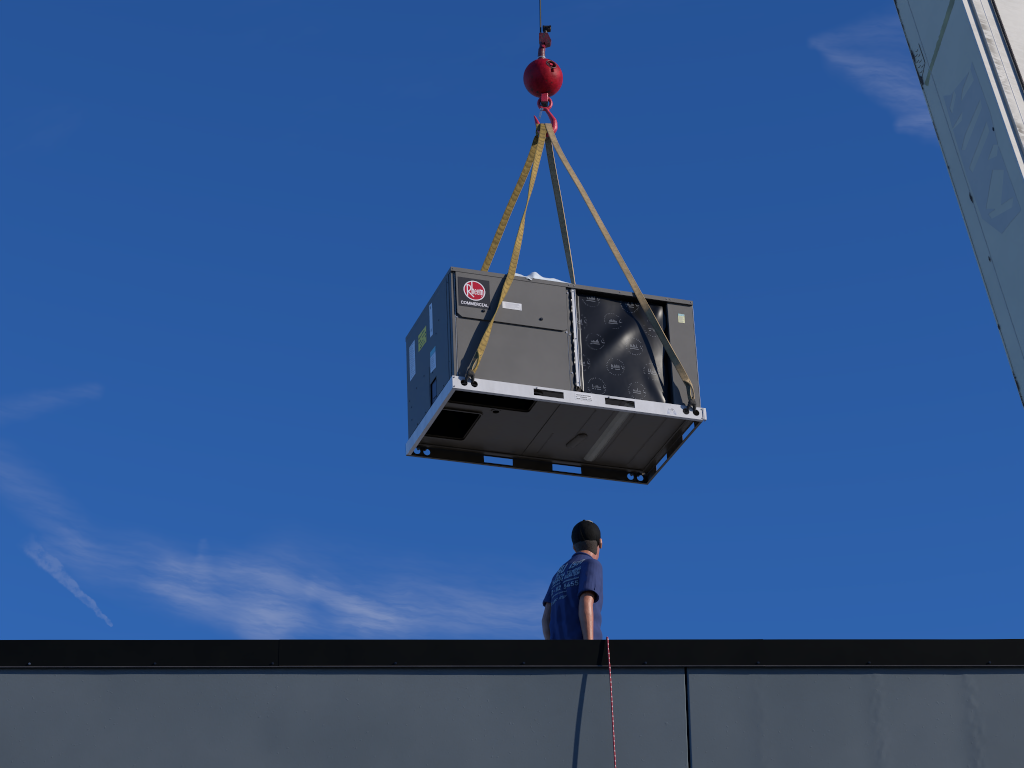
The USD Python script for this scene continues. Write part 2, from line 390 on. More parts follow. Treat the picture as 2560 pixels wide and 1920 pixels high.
def rope_mat():
    g = Graph(); uv = g.add('texture_coordinate') + '.UV'; s = g.add('separate_xyz', vector=uv)
    ph = g.m('fraction', g.m('add', g.m('multiply', s + '.x', 31.0), s + '.y'))
    ph2 = g.m('fraction', g.m('subtract', g.m('multiply', s + '.x', 31.0), s + '.y'))
    w = g.m('multiply', g.rng(ph, 0.60, 0.70), g.rng(ph2, 0.60, 0.70))
    c = g.mixc(w, (0.30, 0.010, 0.028), (0.55, 0.42, 0.43))
    b = g.add('principled_bsdf', base_color=c, roughness=0.7)
    return usdkit.material(stage, '/World/Looks/rope', g.n, g.l, surface=b + '.BSDF')


M['stucco'] = stucco()
M['webbing_yellow'] = webbing('webbing_yellow', (0.31, 0.205, 0.050), (0.20, 0.135, 0.038), 0.55)
M['webbing_tan'] = webbing('webbing_tan', (0.33, 0.235, 0.125), (0.22, 0.165, 0.09), 0.12)
M['film'] = film_mat()
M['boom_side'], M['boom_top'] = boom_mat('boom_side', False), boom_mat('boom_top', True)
M['rope'] = rope_mat()
M['wire_rope'] = surface('steel_wire_rope', (0.045, 0.036, 0.030), 0.5, 0.6, vary=0.3, scale=80)

# ------------------------------------------------------------------ ground
ground = part(None, 'ground', bx(-1500, 1500, -1500, 1500, -0.5, 0), M['asphalt'], smooth=False)
says(ground, 'dark asphalt yard', None, None, 'structure')

# ------------------------------------------------------------------ building with parapet
YAW = math.radians(1.0)
BROT = A3([[math.cos(YAW), -math.sin(YAW), 0], [math.sin(YAW), math.cos(YAW), 0], [0, 0, 1]])
bld = thing('commercial_building', 'blue-grey stucco building wall with black metal parapet cap below the hoisted unit', 'building', (-0.0126, 15.925, 0), BROT)
D, CT, CB, ROOF = 0.028, 8.292, 8.114, 7.58


def wall_panel(xs, zs):
    gx, gz = np.meshgrid(xs, zs, indexing='ij')
    p = np.stack([gx * 0.85, gz * 0.7, np.zeros_like(gx)], -1)
    d = (meshkit.fbm(p * 1.3, 3, 5) - 0.5) * 0.017
    d += (meshkit.fbm(np.stack([gx * 4, gz * 0.8, gx * 0], -1), 2, 11) - 0.5) * 0.002
    for cx, w in ((2.215, 0.045), (2.80, 0.05), (1.50, 0.04)):
        ax = cx + 0.03 * (8.1 - gz)
        band = np.exp(-((gx - ax) / w) ** 2) * (0.45 if cx < 2 else 1.0)
        d -= band * 0.0012
        d -= band * (meshkit.fbm(np.stack([gx * 40, gz * 30, gx * 0], -1), 3, 21) - 0.45) * 0.0035
        d += 0.0016 * np.exp(-((gx - ax + 0.09) / 0.09) ** 2) * (0.4 if cx < 2 else 1.0)
    V = np.stack([gx, D + d, gz], -1).reshape(-1, 3); nx, nz = gx.shape
    i = np.arange(nx * nz).reshape(nx, nz)
    F = np.stack([i[:-1, :-1], i[1:, :-1], i[1:, 1:], i[:-1, 1:]], -1).reshape(-1, 4)
    n0 = len(V); rim = list(i[:, 0]) + list(i[-1, 1:]) + list(i[::-1, -1][1:]) + list(i[0, ::-1][1:-1])
    B = V[rim].copy(); B[:, 1] = D + 0.05; V = np.vstack([V, B]); k = len(rim)
    G = [[rim[(j + 1) % k], rim[j], n0 + j, n0 + (j + 1) % k] for j in range(k)]
    return V, np.vstack([F, A3(G)])


zs = np.r_[0, 3, 6, 7, np.arange(7.3, 8.2, 0.012)]
part(bld, 'wall_panel', wall_panel(np.r_[-12, -8, -5, -4, np.arange(-3.4, 1.055, 0.012), 1.0555], zs), M['stucco'], smooth=True)
part(bld, 'wall_panel', wall_panel(np.r_[np.arange(1.0705, 3.5, 0.012), 4, 5, 8, 12], zs), M['stucco'], smooth=True)
part(bld, 'joint_filler', bx(1.050, 1.077, D + 0.022, D + 0.045, 0, 8.15), M['dark_inside'], smooth=False)
part(bld, 'parapet_core', bx(-12, 12, D + 0.051, 0.26, 0, 8.25), M['stucco'], smooth=False)
part(bld, 'roof_deck', bx(-12, 12, 0.262, 16, 7.3, ROOF), M['roof_membrane'], smooth=False)
part(bld, 'wall_panel', bx(-12, -11.8, 0.262, 16, 0, 7.298), M['stucco'], smooth=False)
part(bld, 'wall_panel', bx(11.8, 12, 0.262, 16, 0, 7.298), M['stucco'], smooth=False)
part(bld, 'wall_panel', bx(-11.798, 11.798, 15.8, 16, 0, 7.298), M['stucco'], smooth=False)
screws_x = [-2.945, -2.18, -1.462, -0.712, 0.072, 0.818, 1.508, 2.19, 2.93]
for x0, x1, proud in ((-12, -1.4245, 0.0), (-1.4265, 1.5445, 0.0016), (1.5425, 12, 0.0)):
    xs = np.unique(np.r_[x0, np.arange(math.ceil(max(x0, -3.6) / 0.15) * 0.15, min(x1, 3.6), 0.15), x1])
    prof = [(-proud, CB), (-proud, CT - 0.004), (0.006, CT + proud), (0.30, CT - 0.012 + proud), (0.302, CB + 0.05), (0.299, CB + 0.05), (0.297, CT - 0.0165), (0.008, CT - 0.0045), (0.003, CT - 0.009), (0.003, CB)]
    wob = (meshkit.fbm(np.stack([xs * 0.9, xs * 0, xs * 0], -1), 3, 3) - 0.5) * 0.007
    dent = (meshkit.fbm(np.stack([xs * 2.1, xs * 0 + 5, xs * 0], -1), 3, 13) - 0.5) * 0.006
    V = A3([[x, y + (q if CB + 0.06 < z else 0.3 * q) * (y < 0.004), z + w * (1 if z > CT - 0.03 else 0.3)] for x, w, q in zip(xs, wob, dent) for y, z in prof]); k = len(prof)
    F = [[i * k + j, (i + 1) * k + j, (i + 1) * k + (j + 1) % k, i * k + (j + 1) % k] for i in range(len(xs) - 1) for j in range(k)]
    cp = part(bld, 'coping', (V, A3(F)[:, ::-1]), M['coping'], smooth=False)
    hem = bx(x0 + 0.002, x1 - 0.002, -proud - 0.004, -proud + 0.004, CB - 0.005, CB + 0.002, 0.0015)
    part(cp, 'drip_edge', hem, M['coping_hem'], smooth=False)
    for sx in screws_x:
        if x0 < sx < x1:
            a = trimesh.creation.cylinder(0.0075, 0.002, sections=14); b = trimesh.creation.cylinder(0.0048, 0.006, sections=6); b.apply_translation([0, 0, 0.003])
            m = join(a, b); m.vertices = m.vertices @ FRONT.T + A3([sx, -proud - 0.0012, 8.133])
            part(cp, 'screw', m, M['screw'] if abs(sx + 2.9) < .2 else M['knob'], smooth=40)

# ------------------------------------------------------------------ rope over the parapet
rp = thing('rope', 'red and white braided rope hanging over the black parapet cap', 'rope', (0.57, 15.93, 8.30))
P = [(0.30, 0.85, -0.70), (0.12, 0.55, -0.62), (0.0, 0.31, 0.004), (0.0, 0.15, 0.005), (0.002, 0.004, 0.006), (0.004, -0.008, -0.008), (0.005, -0.010, -0.05), (0.010, -0.021, -0.19), (0.013, -0.026, -0.27), (0.021, -0.040, -0.55), (0.030, -0.054, -0.85), (0.10, -0.22, -2.6), (0.32, -0.6, -6.3), (0.36, -0.7, -8.25)]
Q = spline(P, 420)
Q[:, 0] += np.sin(np.arange(420) * 0.11) * 0.0008
rm = tube(Q, 0.0051, 10, cap=False)
seg = np.r_[0, np.cumsum(np.linalg.norm(np.diff(Q, axis=0), axis=1))]
rm.vertices -= 0
part(rp, 'rope_line', rm, M['rope'], smooth=True, uv=np.stack([np.repeat(seg, 10), np.tile(np.arange(10) / 10.0, 420)], 1))

# ------------------------------------------------------------------ the hoisted rooftop unit
UROT = A3([[0.94248, -0.33277, -0.03150], [0.33295, 0.94294, 0.00048], [0.02954, -0.01094, 0.99950]])
UROT = np.linalg.svd(UROT)[0] @ np.linalg.svd(UROT)[2]
UPOS = A3([-0.4087, 17.0696, 10.6517])
UL, UW, UH, RH = 1.88, 1.086, 0.9715, 0.0955       # length, depth, height, height of the base rails
FY = 0.018                                        # front face of the cabinet behind the front rail
unit = thing('rooftop_air_conditioner', 'grey packaged rooftop air conditioner hanging in the air from yellow slings', 'air conditioner', UPOS, UROT)
U = lambda p: UPOS + UROT @ A3(p, float)

# base rails with lifting holes and fork slots
def holes(xs, r=0.0255, z=0.0505): return [Point(x, z).buffer(r, 16) for x in xs]
LH, RHO = (0.084, 0.159), (1.745, 1.822)
slots = [sbox(0.596, 0.0245, 0.819, 0.0765), sbox(1.129, 0.0245, 1.354, 0.0775)]
rail_poly = sbox(0.0, 0, UL, RH).difference(union_all(holes(LH + RHO) + slots))
front_rail = join(slab(rail_poly, 0.003, at=(0, 0.003, 0)), bx(0, UL, 0.0031, 0.030, 0, 0.003), bx(0, UL, 0.0031, 0.016, RH - 0.003, RH))
fr = part(unit, 'base_rail', front_rail, M['rail_paint'], smooth=20)
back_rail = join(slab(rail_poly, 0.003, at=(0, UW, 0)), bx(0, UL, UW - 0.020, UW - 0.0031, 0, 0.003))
part(unit, 'base_rail', back_rail, M['pan_metal'], smooth=20)  # same rail, but shade on its inner face put into a darker colour
side_poly = sbox(-UW + 0.0035, 0, -0.0035, RH)
part(unit, 'base_rail', join(slab(side_poly, 0.003, LEFT, (0.0035, 0, 0)), bx(0.0036, 0.03, 0.031, UW - 0.021, 0.0002, 0.003)), M['rail_paint'], smooth=20)
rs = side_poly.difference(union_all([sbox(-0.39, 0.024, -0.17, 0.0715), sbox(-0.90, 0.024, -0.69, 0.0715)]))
part(unit, 'base_rail', join(slab(rs, 0.003, LEFT, (UL, 0, 0)), bx(UL - 0.018, UL - 0.0035, 0.031, UW - 0.021, 0.0002, 0.003)), M['pan_metal'], smooth=20)  # inner shade painted in here too, via the darker pan tone
part(unit, 'rail_end', join(bx(UL + 0.0005, UL + 0.018, -0.006, -0.003, 0.002, RH - 0.002), bx(UL - 0.006, UL + 0.0005, -0.0045, -0.0005, 0.002, RH - 0.002), bx(UL + 0.0155, UL + 0.018, -0.0028, 0.03, 0.002, RH - 0.002)), M['rail_paint'], smooth=20)
for x, z in ((0.012, 0.083), (0.012, 0.012), (1.868, 0.083), (1.868, 0.012), (0.62, 0.083), (1.16, 0.084)):
    c = trimesh.creation.cylinder(0.0052, 0.004, sections=10); c.vertices = c.vertices @ FRONT.T + A3([x, -0.0015, z]); part(fr, 'screw', c, M['screw'])
part(fr, 'sticker', slab(Polygon([(0.905, 0.0825), (1.032, 0.0805), (1.031, 0.031), (0.903, 0.033)]), 0.0008, at=(0, -0.0003, 0)), M['sticker_white'], label='white shipping instruction sticker on the front base rail')
for i, (t, w) in enumerate((('REMOVE SHIPPING', 0.108), ('DUNNAGE', 0.052), ('PRIOR TO INSTALLATION', 0.118))):
    m = lettering(t, 0.0074, 0, 0, -0.0012, 0.0004, True, center=True); e = m.extents[0]
    m.vertices[:, 0] = (m.vertices[:, 0] - m.vertices[:, 0].mean()) * w / e + 0.968; m.vertices[:, 2] += 0.0665 - i * 0.0145; part(fr, 'lettering', m, M['ink'], smooth=False)
ar = [Polygon([(0.925 + s * 0, 0.0), (0.91, 0.0)])] if False else []
for sgn, x in ((-1, 0.926), (1, 1.01)):
    tip = x + sgn * 0.012
    part(fr, 'arrow', slab(union_all([sbox(x - 0.012, 0.0545, x + 0.012, 0.0562), Polygon([(tip + sgn * 0.006, 0.0553), (tip - sgn * 0.004, 0.0585), (tip - sgn * 0.004, 0.0521)])]), 0.0004, at=(0, -0.0011, 0)), M['ink'], smooth=False)
dots = [(1.612, .051), (1.621, .051), (1.630, .051), (1.637, .057), (1.637, .045), (1.643, .055), (1.643, .047), (1.649, .051), (1.637, .051)]
part(fr, 'arrow', slab(union_all([Point(x, z).buffer(0.0022, 4) for x, z in dots]), 0.0005, at=(0, -0.0001, 0)), M['ink'], smooth=False)
part(fr, 'scuff', slab(union_all([Polygon([(x, 0.012), (x + 0.004, 0.012), (x + 0.003, 0.012 + h), (x + 0.001, 0.012 + h)]) for x, h in [(1.60, .03), (1.606, .042), (1.613, .028), (1.622, .035), (1.631, .02), (1.645, .03), (1.652, .036), (1.658, .032), (1.664, .026)]]), 0.0003, at=(0, -0.0001, 0)), M['bare_steel'], smooth=False)

# base pan, its two duct openings and pressed ribs
PZ = 0.080
o1 = sbox(0.075, 0.06, 0.672, 0.335).buffer(-0.02).buffer(0.02, 6)
o2 = sbox(0.058, 0.462, 0.362, 0.872).buffer(-0.02).buffer(0.02, 6)
o3 = Point(0.455, 0.400).buffer(0.024, 12)
pan_poly = sbox(0.0305, 0.0305, UL - 0.0055, UW - 0.0215).difference(union_all([o1, o2, o3]))
pan = part(unit, 'base_pan', slab(pan_poly, 0.004, FLAT, (0, 0, PZ)), M['pan_metal'], smooth=20)
def rim(poly, w, drop): return join(slab(poly.buffer(w, 6).difference(poly.buffer(w - 0.004, 6)), drop, FLAT, (0, 0, PZ - drop)), slab(poly.buffer(w, 6).difference(poly.buffer(w * 0.45, 6)), 0.002, FLAT, (0, 0, PZ - drop - 0.002)))
for q in (o1, o2):
    rm2 = rim(q, 0.020, 0.010); rm2.vertices[:, 1] = np.maximum(rm2.vertices[:, 1], 0.0315)
    part(pan, 'opening_rim', rm2, M['pan_metal'], smooth=20)
part(pan, 'drain_collar', slab(o3.buffer(0.012).difference(o3), 0.006, FLAT, (0, 0, PZ - 0.006)), M['pan_metal'], smooth=30)
part(pan, 'seam', bx(0.8605, 0.8645, 0.032, 1.06, PZ - 0.005, PZ - 0.0002), M['pan_metal'], smooth=False)
for x, y0, y1, w in ((1.137, 0.20, 0.62, 0.006), (1.272, 0.05, 0.49, 0.006), (1.433, 0.05, 0.93, 0.007), (1.672, 0.05, 0.95, 0.008), (0.965, 0.62, 0.95, 0.007)):
    part(pan, 'rib', trimesh.Trimesh([[x - w, y0, PZ - .0001], [x + w, y0, PZ - .0001], [x, y0 + w, PZ - 0.005], [x - w, y1, PZ - .0001], [x + w, y1, PZ - .0001], [x, y1 - w, PZ - 0.005]]).convex_hull, M['pan_metal'], smooth=20)
ch = trimesh.Trimesh([[1.305, 0.04, PZ - .0001], [1.392, 0.04, PZ - .0001], [1.33, 0.045, PZ - 0.016], [1.366, 0.045, PZ - 0.016], [1.322, 0.95, PZ - .0001], [1.41, 0.95, PZ - .0001], [1.347, 0.945, PZ - 0.016], [1.384, 0.945, PZ - 0.016]]).convex_hull
part(pan, 'channel', ch, M['bare_steel'] if False else surface('channel_metal', (0.30, 0.28, 0.22), 0.4, 0.4, vary=0.15), smooth=20)
bo = manifold3d.Manifold.batch_hull([manifold3d.Manifold.sphere(1.0, 24).scale([0.040, 0.040, 0.020]).translate([x, y, PZ]) for x, y in ((1.158, 0.76), (1.186, 0.61))])
part(pan, 'pressed_boss', bo, M['pan_metal'], smooth=60)
part(pan, 'pan_edge', join(bx(0.06, 1.83, 1.012, 1.030, PZ - 0.010, PZ - 0.0002, 0.004), bx(1.815, 1.828, 0.05, 1.01, PZ - 0.009, PZ - 0.0002, 0.004)), M['pan_metal'], smooth=30)
part(unit, 'duct_cavity', join(bx(0.045, 0.72, 0.04, 0.92, 0.40, 0.41), bx(0.04, 0.044, 0.04, 0.92, PZ + .005, 0.40), bx(0.721, 0.725, 0.04, 0.92, PZ + .005, 0.40), bx(0.045, 0.72, 0.036, 0.0399, PZ + .005, 0.40), bx(0.045, 0.72, 0.921, 0.925, PZ + .005, 0.40), bx(0.045, 0.72, 0.395, 0.400, PZ + .005, 0.40)), M['dark_inside'], smooth=False)
part(unit, 'wire', tube(spline([(1.80, 1.045, 0.050), (1.835, 1.05, 0.062), (1.85, 1.052, 0.072), (1.845, 1.052, 0.080), (1.82, 1.05, 0.082)], 24), 0.0022, 6), M['sticker_white'])

# cabinet skin: front
ZB, ZT = RH - 0.012, 0.951
part(unit, 'corner_post', bx(0.0185, 0.0405, FY, FY + 0.045, ZB, ZT, 0.002), M['unit_paint'])
part(unit, 'panel_edge', bx(0.0415, 0.0468, FY - 0.002, FY + 0.02, ZB, ZT, 0.0015), M['unit_seam'])
up = Polygon([(0.0505, 0.951), (0.0535, 0.606), (0.0885, 0.578), (0.850, 0.578), (0.8795, 0.598), (0.8795, 0.951)])
ua = slab(up, 0.016, at=(0, FY + 0.001, 0))
pu = part(unit, 'upper_access_panel', join(ua), M['unit_paint'], smooth=20)
part(unit, 'lower_access_panel', bx(0.0495, 0.8785, FY - 0.0005, FY + 0.02, ZB, 0.60, 0.002), M['unit_paint'], smooth=20)
part(unit, 'panel_gap', bx(0.030, 0.93, FY + 0.021, FY + 0.024, ZB, ZT), M['dark_inside'], smooth=False)
part(unit, 'panel_edge', bx(0.8805, 0.8845, FY - 0.001, FY + 0.02, ZB, ZT, 0.0015), M['unit_seam'])
part(unit, 'divider_post', bx(0.8865, 0.912, FY + 0.002, FY + 0.02, ZB, ZT, 0.002), M['unit_paint'])
cov = trimesh.creation.box(bounds=[[1.6700, FY, ZB], [1.8660, FY + 0.02, ZT]])
part(unit, 'condenser_end_panel', bx(1.6690, 1.8655, FY, FY + 0.02, ZB, ZT, 0.002), M['unit_paint'])
part(unit, 'panel_edge', bx(1.8662, 1.8712, FY - 0.0015, FY + 0.02, ZB, ZT, 0.0015), M['unit_seam'])
part(unit, 'condenser_coil', bx(0.935, 1.669, 0.105, 0.125, ZB, ZT), M['coil'], smooth=False)
fin = [bx(x, x + 0.003, 0.098, 0.1049, ZB, ZT) for x in np.arange(1.58, 1.667, 0.009)]
part(unit, 'coil_fins', join(*fin), M['coil'], smooth=False)
part(unit, 'inner_wall', join(bx(1.6692, 1.673, FY + 0.021, 0.125, ZB, ZT), bx(0.913, 0.917, FY + 0.03, 0.125, ZB, ZT), bx(0.918, 1.668, FY + 0.02, 0.125, ZB, ZB + 0.006)), M['coil'], smooth=False)
# film over the coil: a bulging black sheet, its right edge loose
def film_y(x, z):
    u, v = (x - 0.955) / 0.69, (z - 0.11) / 0.84
    along, off = (x - 1.10) * 0.665 + (z - 0.40) * 0.747, -(x - 1.10) * 0.747 + (z - 0.40) * 0.665
    ridge = np.exp(-(off / 0.070) ** 2) * np.exp(-((along - 0.25) / 0.24) ** 2)
    y = 0.050 - 0.019 * ridge - 0.012 * np.sin(np.clip(u, 0, 1) * PI) * np.sin(np.clip(v, 0, 1) * PI)
    r2 = np.exp(-(((x - 1.53) + 0.45 * (z - 0.28)) / 0.05) ** 2) * np.exp(-((z - 0.2) / 0.14) ** 2)
    r3 = np.exp(-(((x - 1.60) - 0.3 * (z - 0.88)) / 0.035) ** 2) * np.exp(-((z - 0.86) / 0.07) ** 2)
    y = y - 0.010 * r2 - 0.008 * r3
    p = np.stack([x * 3.0, z * 2.4, 0 * x], -1)
    y = y + (meshkit.fbm(p, 2, 41) - 0.5) * 0.030
    y = y + 0.012 * np.clip((u - 0.80) / 0.2, 0, 1) ** 1.5 * np.clip(1.15 - v, 0, 1)
    tuck = np.clip(1 - u / 0.05, 0, 1)
    return np.minimum(y, 0.09) * (1 - tuck) + (FY + 0.006) * tuck
gu, gv = np.meshgrid(np.linspace(0, 1, 110), np.linspace(0, 1, 120), indexing='ij')
right = 1.643 + 0.012 * np.sin(gv * 9) + 0.010 * np.sin(gv * 23 + 1) - 0.02 * np.clip(0.15 - gv, 0, 1) / 0.15
top = 0.936 - 0.012 * np.sin(gu * 3.0) - 0.02 * np.clip(gu - 0.9, 0, 1) * 10
bot = 0.108 + 0.040 * np.clip(1 - gu / 0.22, 0, 1) ** 0.8 + 0.012 * np.clip(gu - 0.85, 0, 1) / 0.15
fx = 0.940 + (right - 0.940) * gu; fz = bot + (top - bot) * gv
fyv = film_y(fx, fz)
V = np.stack([fx, fyv, fz], -1).reshape(-1, 3); idx = np.arange(110 * 120).reshape(110, 120)
F = np.stack([idx[:-1, :-1], idx[1:, :-1], idx[1:, 1:], idx[:-1, 1:]], -1).reshape(-1, 4)
V2 = V.copy(); V2[:, 1] += 0.0012
film = part(unit, 'shipping_film', (np.vstack([V, V2]), np.vstack([F, F[:, ::-1] + len(V)])), M['film'], smooth=True)
rnd = random.Random(3)
def on_film(m, lift=0.0012):
    m.vertices[:, 1] += film_y(m.vertices[:, 0], m.vertices[:, 2]) - lift; return m
for i, (cx, cz) in enumerate([(1.087, .8985), (1.387, .8985), (1.246, .734), (1.095, .543), (1.396, .5455), (1.241, .360), (1.549, .718), (1.525, .363), (1.092, .184), (1.398, .190), (0.9775, .694), (0.980, .36)]):
    bits = []
    for a in np.arange(0, 2 * PI, 0.21):
        if rnd.random() < 0.22: continue
        q = affinity.rotate(sbox(-0.0012, -0.0030, 0.0012, 0.0030), math.degrees(a) - 90 + rnd.uniform(-20, 20), origin=(0, 0))
        bits.append(affinity.translate(affinity.scale(q, 1, rnd.uniform(0.5, 1.3), origin=(0, 0)), cx + 0.066 * math.cos(a), cz + 0.066 * math.sin(a)))
    for k in range(8):
        bits.append(sbox(cx - 0.03 + k * 0.0080, cz - 0.008, cx - 0.0275 + k * 0.0080, cz + rnd.uniform(-0.003, 0.020)))
    for k in range(9):
        if rnd.random() < 0.85: bits.append(sbox(cx - 0.034 + k * 0.0076, cz - 0.021, cx - 0.0295 + k * 0.0076, cz - 0.0165))
    bits += [sbox(cx + 0.048, cz + 0.004, cx + 0.0505, cz + 0.014), sbox(cx + 0.050, cz - 0.006, cx + 0.060, cz - 0.002)]
    bits = [b for b in bits if 0.958 < b.centroid.x < 1.630 and 0.125 < b.centroid.y < 0.925]
    part(film, 'printed_stamp', on_film(slab(union_all(bits), 0.0003, at=(0, 0, 0))), M['film_print'], smooth=False, kind='stuff')
strip = bx(0.9275, 0.9535, FY - 0.005, FY - 0.002, 0.148, 0.9425)
part(unit, 'retaining_strip', join(strip, bx(0.9500, 0.9535, FY - 0.009, FY - 0.0051, 0.148, 0.9425)), M['rail_paint'], smooth=20)
zz = np.linspace(0.11, 0.945, 90); V = []
for z in zz:
    e = 0.9135 + 0.004 * math.sin(z * 60) + 0.003 * math.sin(z * 133 + 1)
    w = 0.004 * math.sin(z * 75 + 2)
    V += [[e, FY - 0.004 + w * .3, z], [0.920, FY - 0.009 + w, z], [0.930, FY - 0.0015, z], [0.930, FY + 0.001, z], [0.916, FY + 0.001, z]]
F = [[i * 5 + j, i * 5 + (j + 1) % 5, i * 5 + 5 + (j + 1) % 5, i * 5 + 5 + j] for i in range(89) for j in range(5)]
part(film, 'film_hem', (A3(V), A3(F)), M['film'], smooth=35)
part(unit, 'floor_flap', trimesh.Trimesh([[0.925, FY, 0.10], [0.955, FY - 0.006, 0.098], [0.957, FY - 0.002, 0.145], [0.945, FY, 0.14], [0.925, FY + 0.01, 0.10], [0.955, FY + 0.01, 0.098], [0.957, FY + 0.01, 0.145]]).convex_hull, M['pan_metal'], smooth=False)
# roof lid
lid_p = [(0.0145, -0.0005), (1.8655, -0.0005), (1.8655, UW - 0.0085), (0.0145, UW - 0.0085)]
lid_o = Polygon(lid_p); lid = join(slab(lid_o, 0.004, FLAT, (0, 0, UH - 0.004)), slab(lid_o.difference(lid_o.buffer(-0.003, join_style=2)), 0.026, FLAT, (0, 0, UH - 0.030)), slab(lid_o.difference(lid_o.buffer(-0.010, join_style=2)), 0.002, FLAT, (0, 0, UH - 0.032)))
rf = part(unit, 'roof_lid', lid, M['unit_paint'], smooth=20)
for x in (0.03, 0.905, 0.945, 1.30, 1.66, 1.69, 1.852):
    c = trimesh.creation.cylinder(0.0048, 0.005, sections=8); c.vertices = c.vertices @ FRONT.T + A3([x, -0.0015, UH - 0.015]); part(rf, 'screw', c, M['screw'])
# side, back and far skins
side_o = sbox(-(UW - 0.0195), ZB, -0.020, ZT)
part(unit, 'side_panel', slab(sbox(-(UW - 0.0195), ZB, -0.118, ZT).difference(sbox(-0.535, 0.1, -0.395, 0.300)), 0.004, LEFT, (0.0190, 0, 0)), M['unit_paint'], smooth=20)
part(unit, 'corner_post', slab(sbox(-0.106, ZB, -0.064, ZT), 0.004, LEFT, (0.0185, 0, 0)), M['unit_paint'], smooth=20)
part(unit, 'panel_gap', slab(sbox(-0.119, ZB, -0.104, ZT), 0.003, LEFT, (0.0235, 0, 0)), M['dark_inside'], smooth=False)
part(unit, 'panel_gap', join(slab(sbox(-0.5485, 0.100, -0.5435, 0.45), 0.0012, LEFT, (0.0148, 0, 0)), slab(sbox(-0.3955, 0.1, -0.392, 0.30), 0.0012, LEFT, (0.0148, 0, 0)), slab(sbox(-1.03, 0.1195, -0.107, 0.1235), 0.0012, LEFT, (0.0145, 0, 0))), M['dark_inside'], smooth=False)
part(unit, 'service_inlet', join(slab(sbox(-0.534, ZB, -0.396, 0.299), 0.003, LEFT, (0.030, 0, 0)), slab(Polygon([(-0.50, 0.285), (-0.42, 0.27), (-0.42, 0.16), (-0.50, 0.17)]), 0.004, LEFT, (0.0265, 0, 0))), surface('inlet_paint', (0.06, 0.065, 0.10), 0.5), smooth=False)
part(unit, 'back_panel', bx(0.0195, 1.8605, UW - 0.024, UW - 0.0195, ZB, ZT), M['unit_paint'], smooth=False)
part(unit, 'end_panel', bx(1.8570, 1.8608, FY + 0.0205, UW - 0.0245, ZB, ZT), M['unit_paint'], smooth=False)
for y, z in ((.371, .628), (.668, .44), (.853, .436), (1.023, .417), (.974, .341), (.971, .237), (.475, .367), (.24, .140), (.661, .141), (.85, .141), (.104, .262), (.088, .89), (.30, .70)):
    c = trimesh.creation.cylinder(0.0055, 0.004, sections=8); c.vertices = c.vertices @ LEFT.T + A3([0.014, y, z]); part(unit, 'screw', c, M['knob'])
# stickers on the shaded end
SX = 0.0152
def sticker(pts, mat, label, lines=(), ink='ink_grey', name='sticker'):
    po = Polygon([(-y, z) for y, z in pts]); st = part(unit, name, slab(po, 0.0008, LEFT, (SX, 0, 0)), M[mat], smooth=False, label=label)
    if lines:
        q = [sbox(*l) for l in lines]; part(st, 'lettering', slab(union_all(q), 0.0004, LEFT, (SX - 0.0007, 0, 0)), M[ink], smooth=False, kind='stuff')
tall = [(-0.985 + 0.005, z, -0.985 + 0.01 + rnd.uniform(0.05, 0.105), z + 0.004) for z in np.arange(0.58, 0.83, 0.0165)]
sticker([(0.991, 0.843), (0.861, 0.840), (0.861, 0.561), (0.991, 0.563)], 'sticker_white', 'tall white rating sticker on the shaded end', tall)
yl = []
for z in (0.79, 0.757, 0.727, 0.70):
    for k in range(6):
        if rnd.random() < 0.85: yl.append((-0.765 + k * 0.029, z - 0.004 + 0.001 * k, -0.765 + k * 0.029 + rnd.uniform(0.012, 0.024), z + 0.008 + 0.001 * k))
sticker([(0.773, 0.825), (0.588, 0.812), (0.594, 0.684), (0.776, 0.692)], 'sticker_yellow', 'yellow warning sticker on the shaded end', yl, 'ink')
sticker([(0.503, 0.931), (0.440, 0.920), (0.440, 0.660), (0.505, 0.668)], 'sticker_white', 'narrow white strip sticker near the top of the shaded end', [(-0.487, 0.885, -0.465, 0.908), (-0.487, 0.70, -0.465, 0.722)])
sticker([(0.514, 0.506), (0.394, 0.498), (0.393, 0.368), (0.515, 0.384)], 'sticker_white', 'white sticker below the teal one', [(-0.50, z, -0.50 + rnd.uniform(0.05, 0.09), z + 0.004) for z in np.arange(0.40, 0.49, 0.0165)])
sticker([(0.512, 0.549), (0.393, 0.541), (0.394, 0.501), (0.514, 0.509)], 'sticker_teal', 'teal heading sticker on the shaded end')
# knobs, labels, logo on the front
for x, z in ((0.2484, 0.6468), (0.6812, 0.6446)):
    k = manifold3d.Manifold.batch_hull([manifold3d.Manifold.cylinder(0.006, 0.0115, 0.0115, 16), manifold3d.Manifold.cylinder(0.010, 0.008, 0.008, 16)]).to_mesh()
    kv = k.vert_properties[:, :3] @ FRONT.T + A3([x, FY - 0.0145, z])
    part(pu, 'latch_knob', (kv, k.tri_verts), M['knob'], smooth=40)
UF = FY - 0.0152
for x, z in ((0.052, 0.5765), (0.872, 0.574)):
    c = trimesh.creation.cylinder(0.0055, 0.006, sections=10); c.vertices = c.vertices @ FRONT.T + A3([x, FY - 0.002, z]); part(unit, 'screw', c, M['bare_steel'])
for x, z in ((0.898, 0.90), (0.898, 0.56), (0.898, 0.25)):
    c = trimesh.creation.cylinder(0.0050, 0.006, sections=10); c.vertices = c.vertices @ FRONT.T + A3([x, FY + 0.001, z]); part(unit, 'screw', c, M['bare_steel'])
for z in (0.915, 0.53, 0.175):
    c = trimesh.creation.cylinder(0.0045, 0.004, sections=8); c.vertices = c.vertices @ FRONT.T + A3([0.940, FY - 0.006, z]); part(unit, 'screw', c, M['screw'])
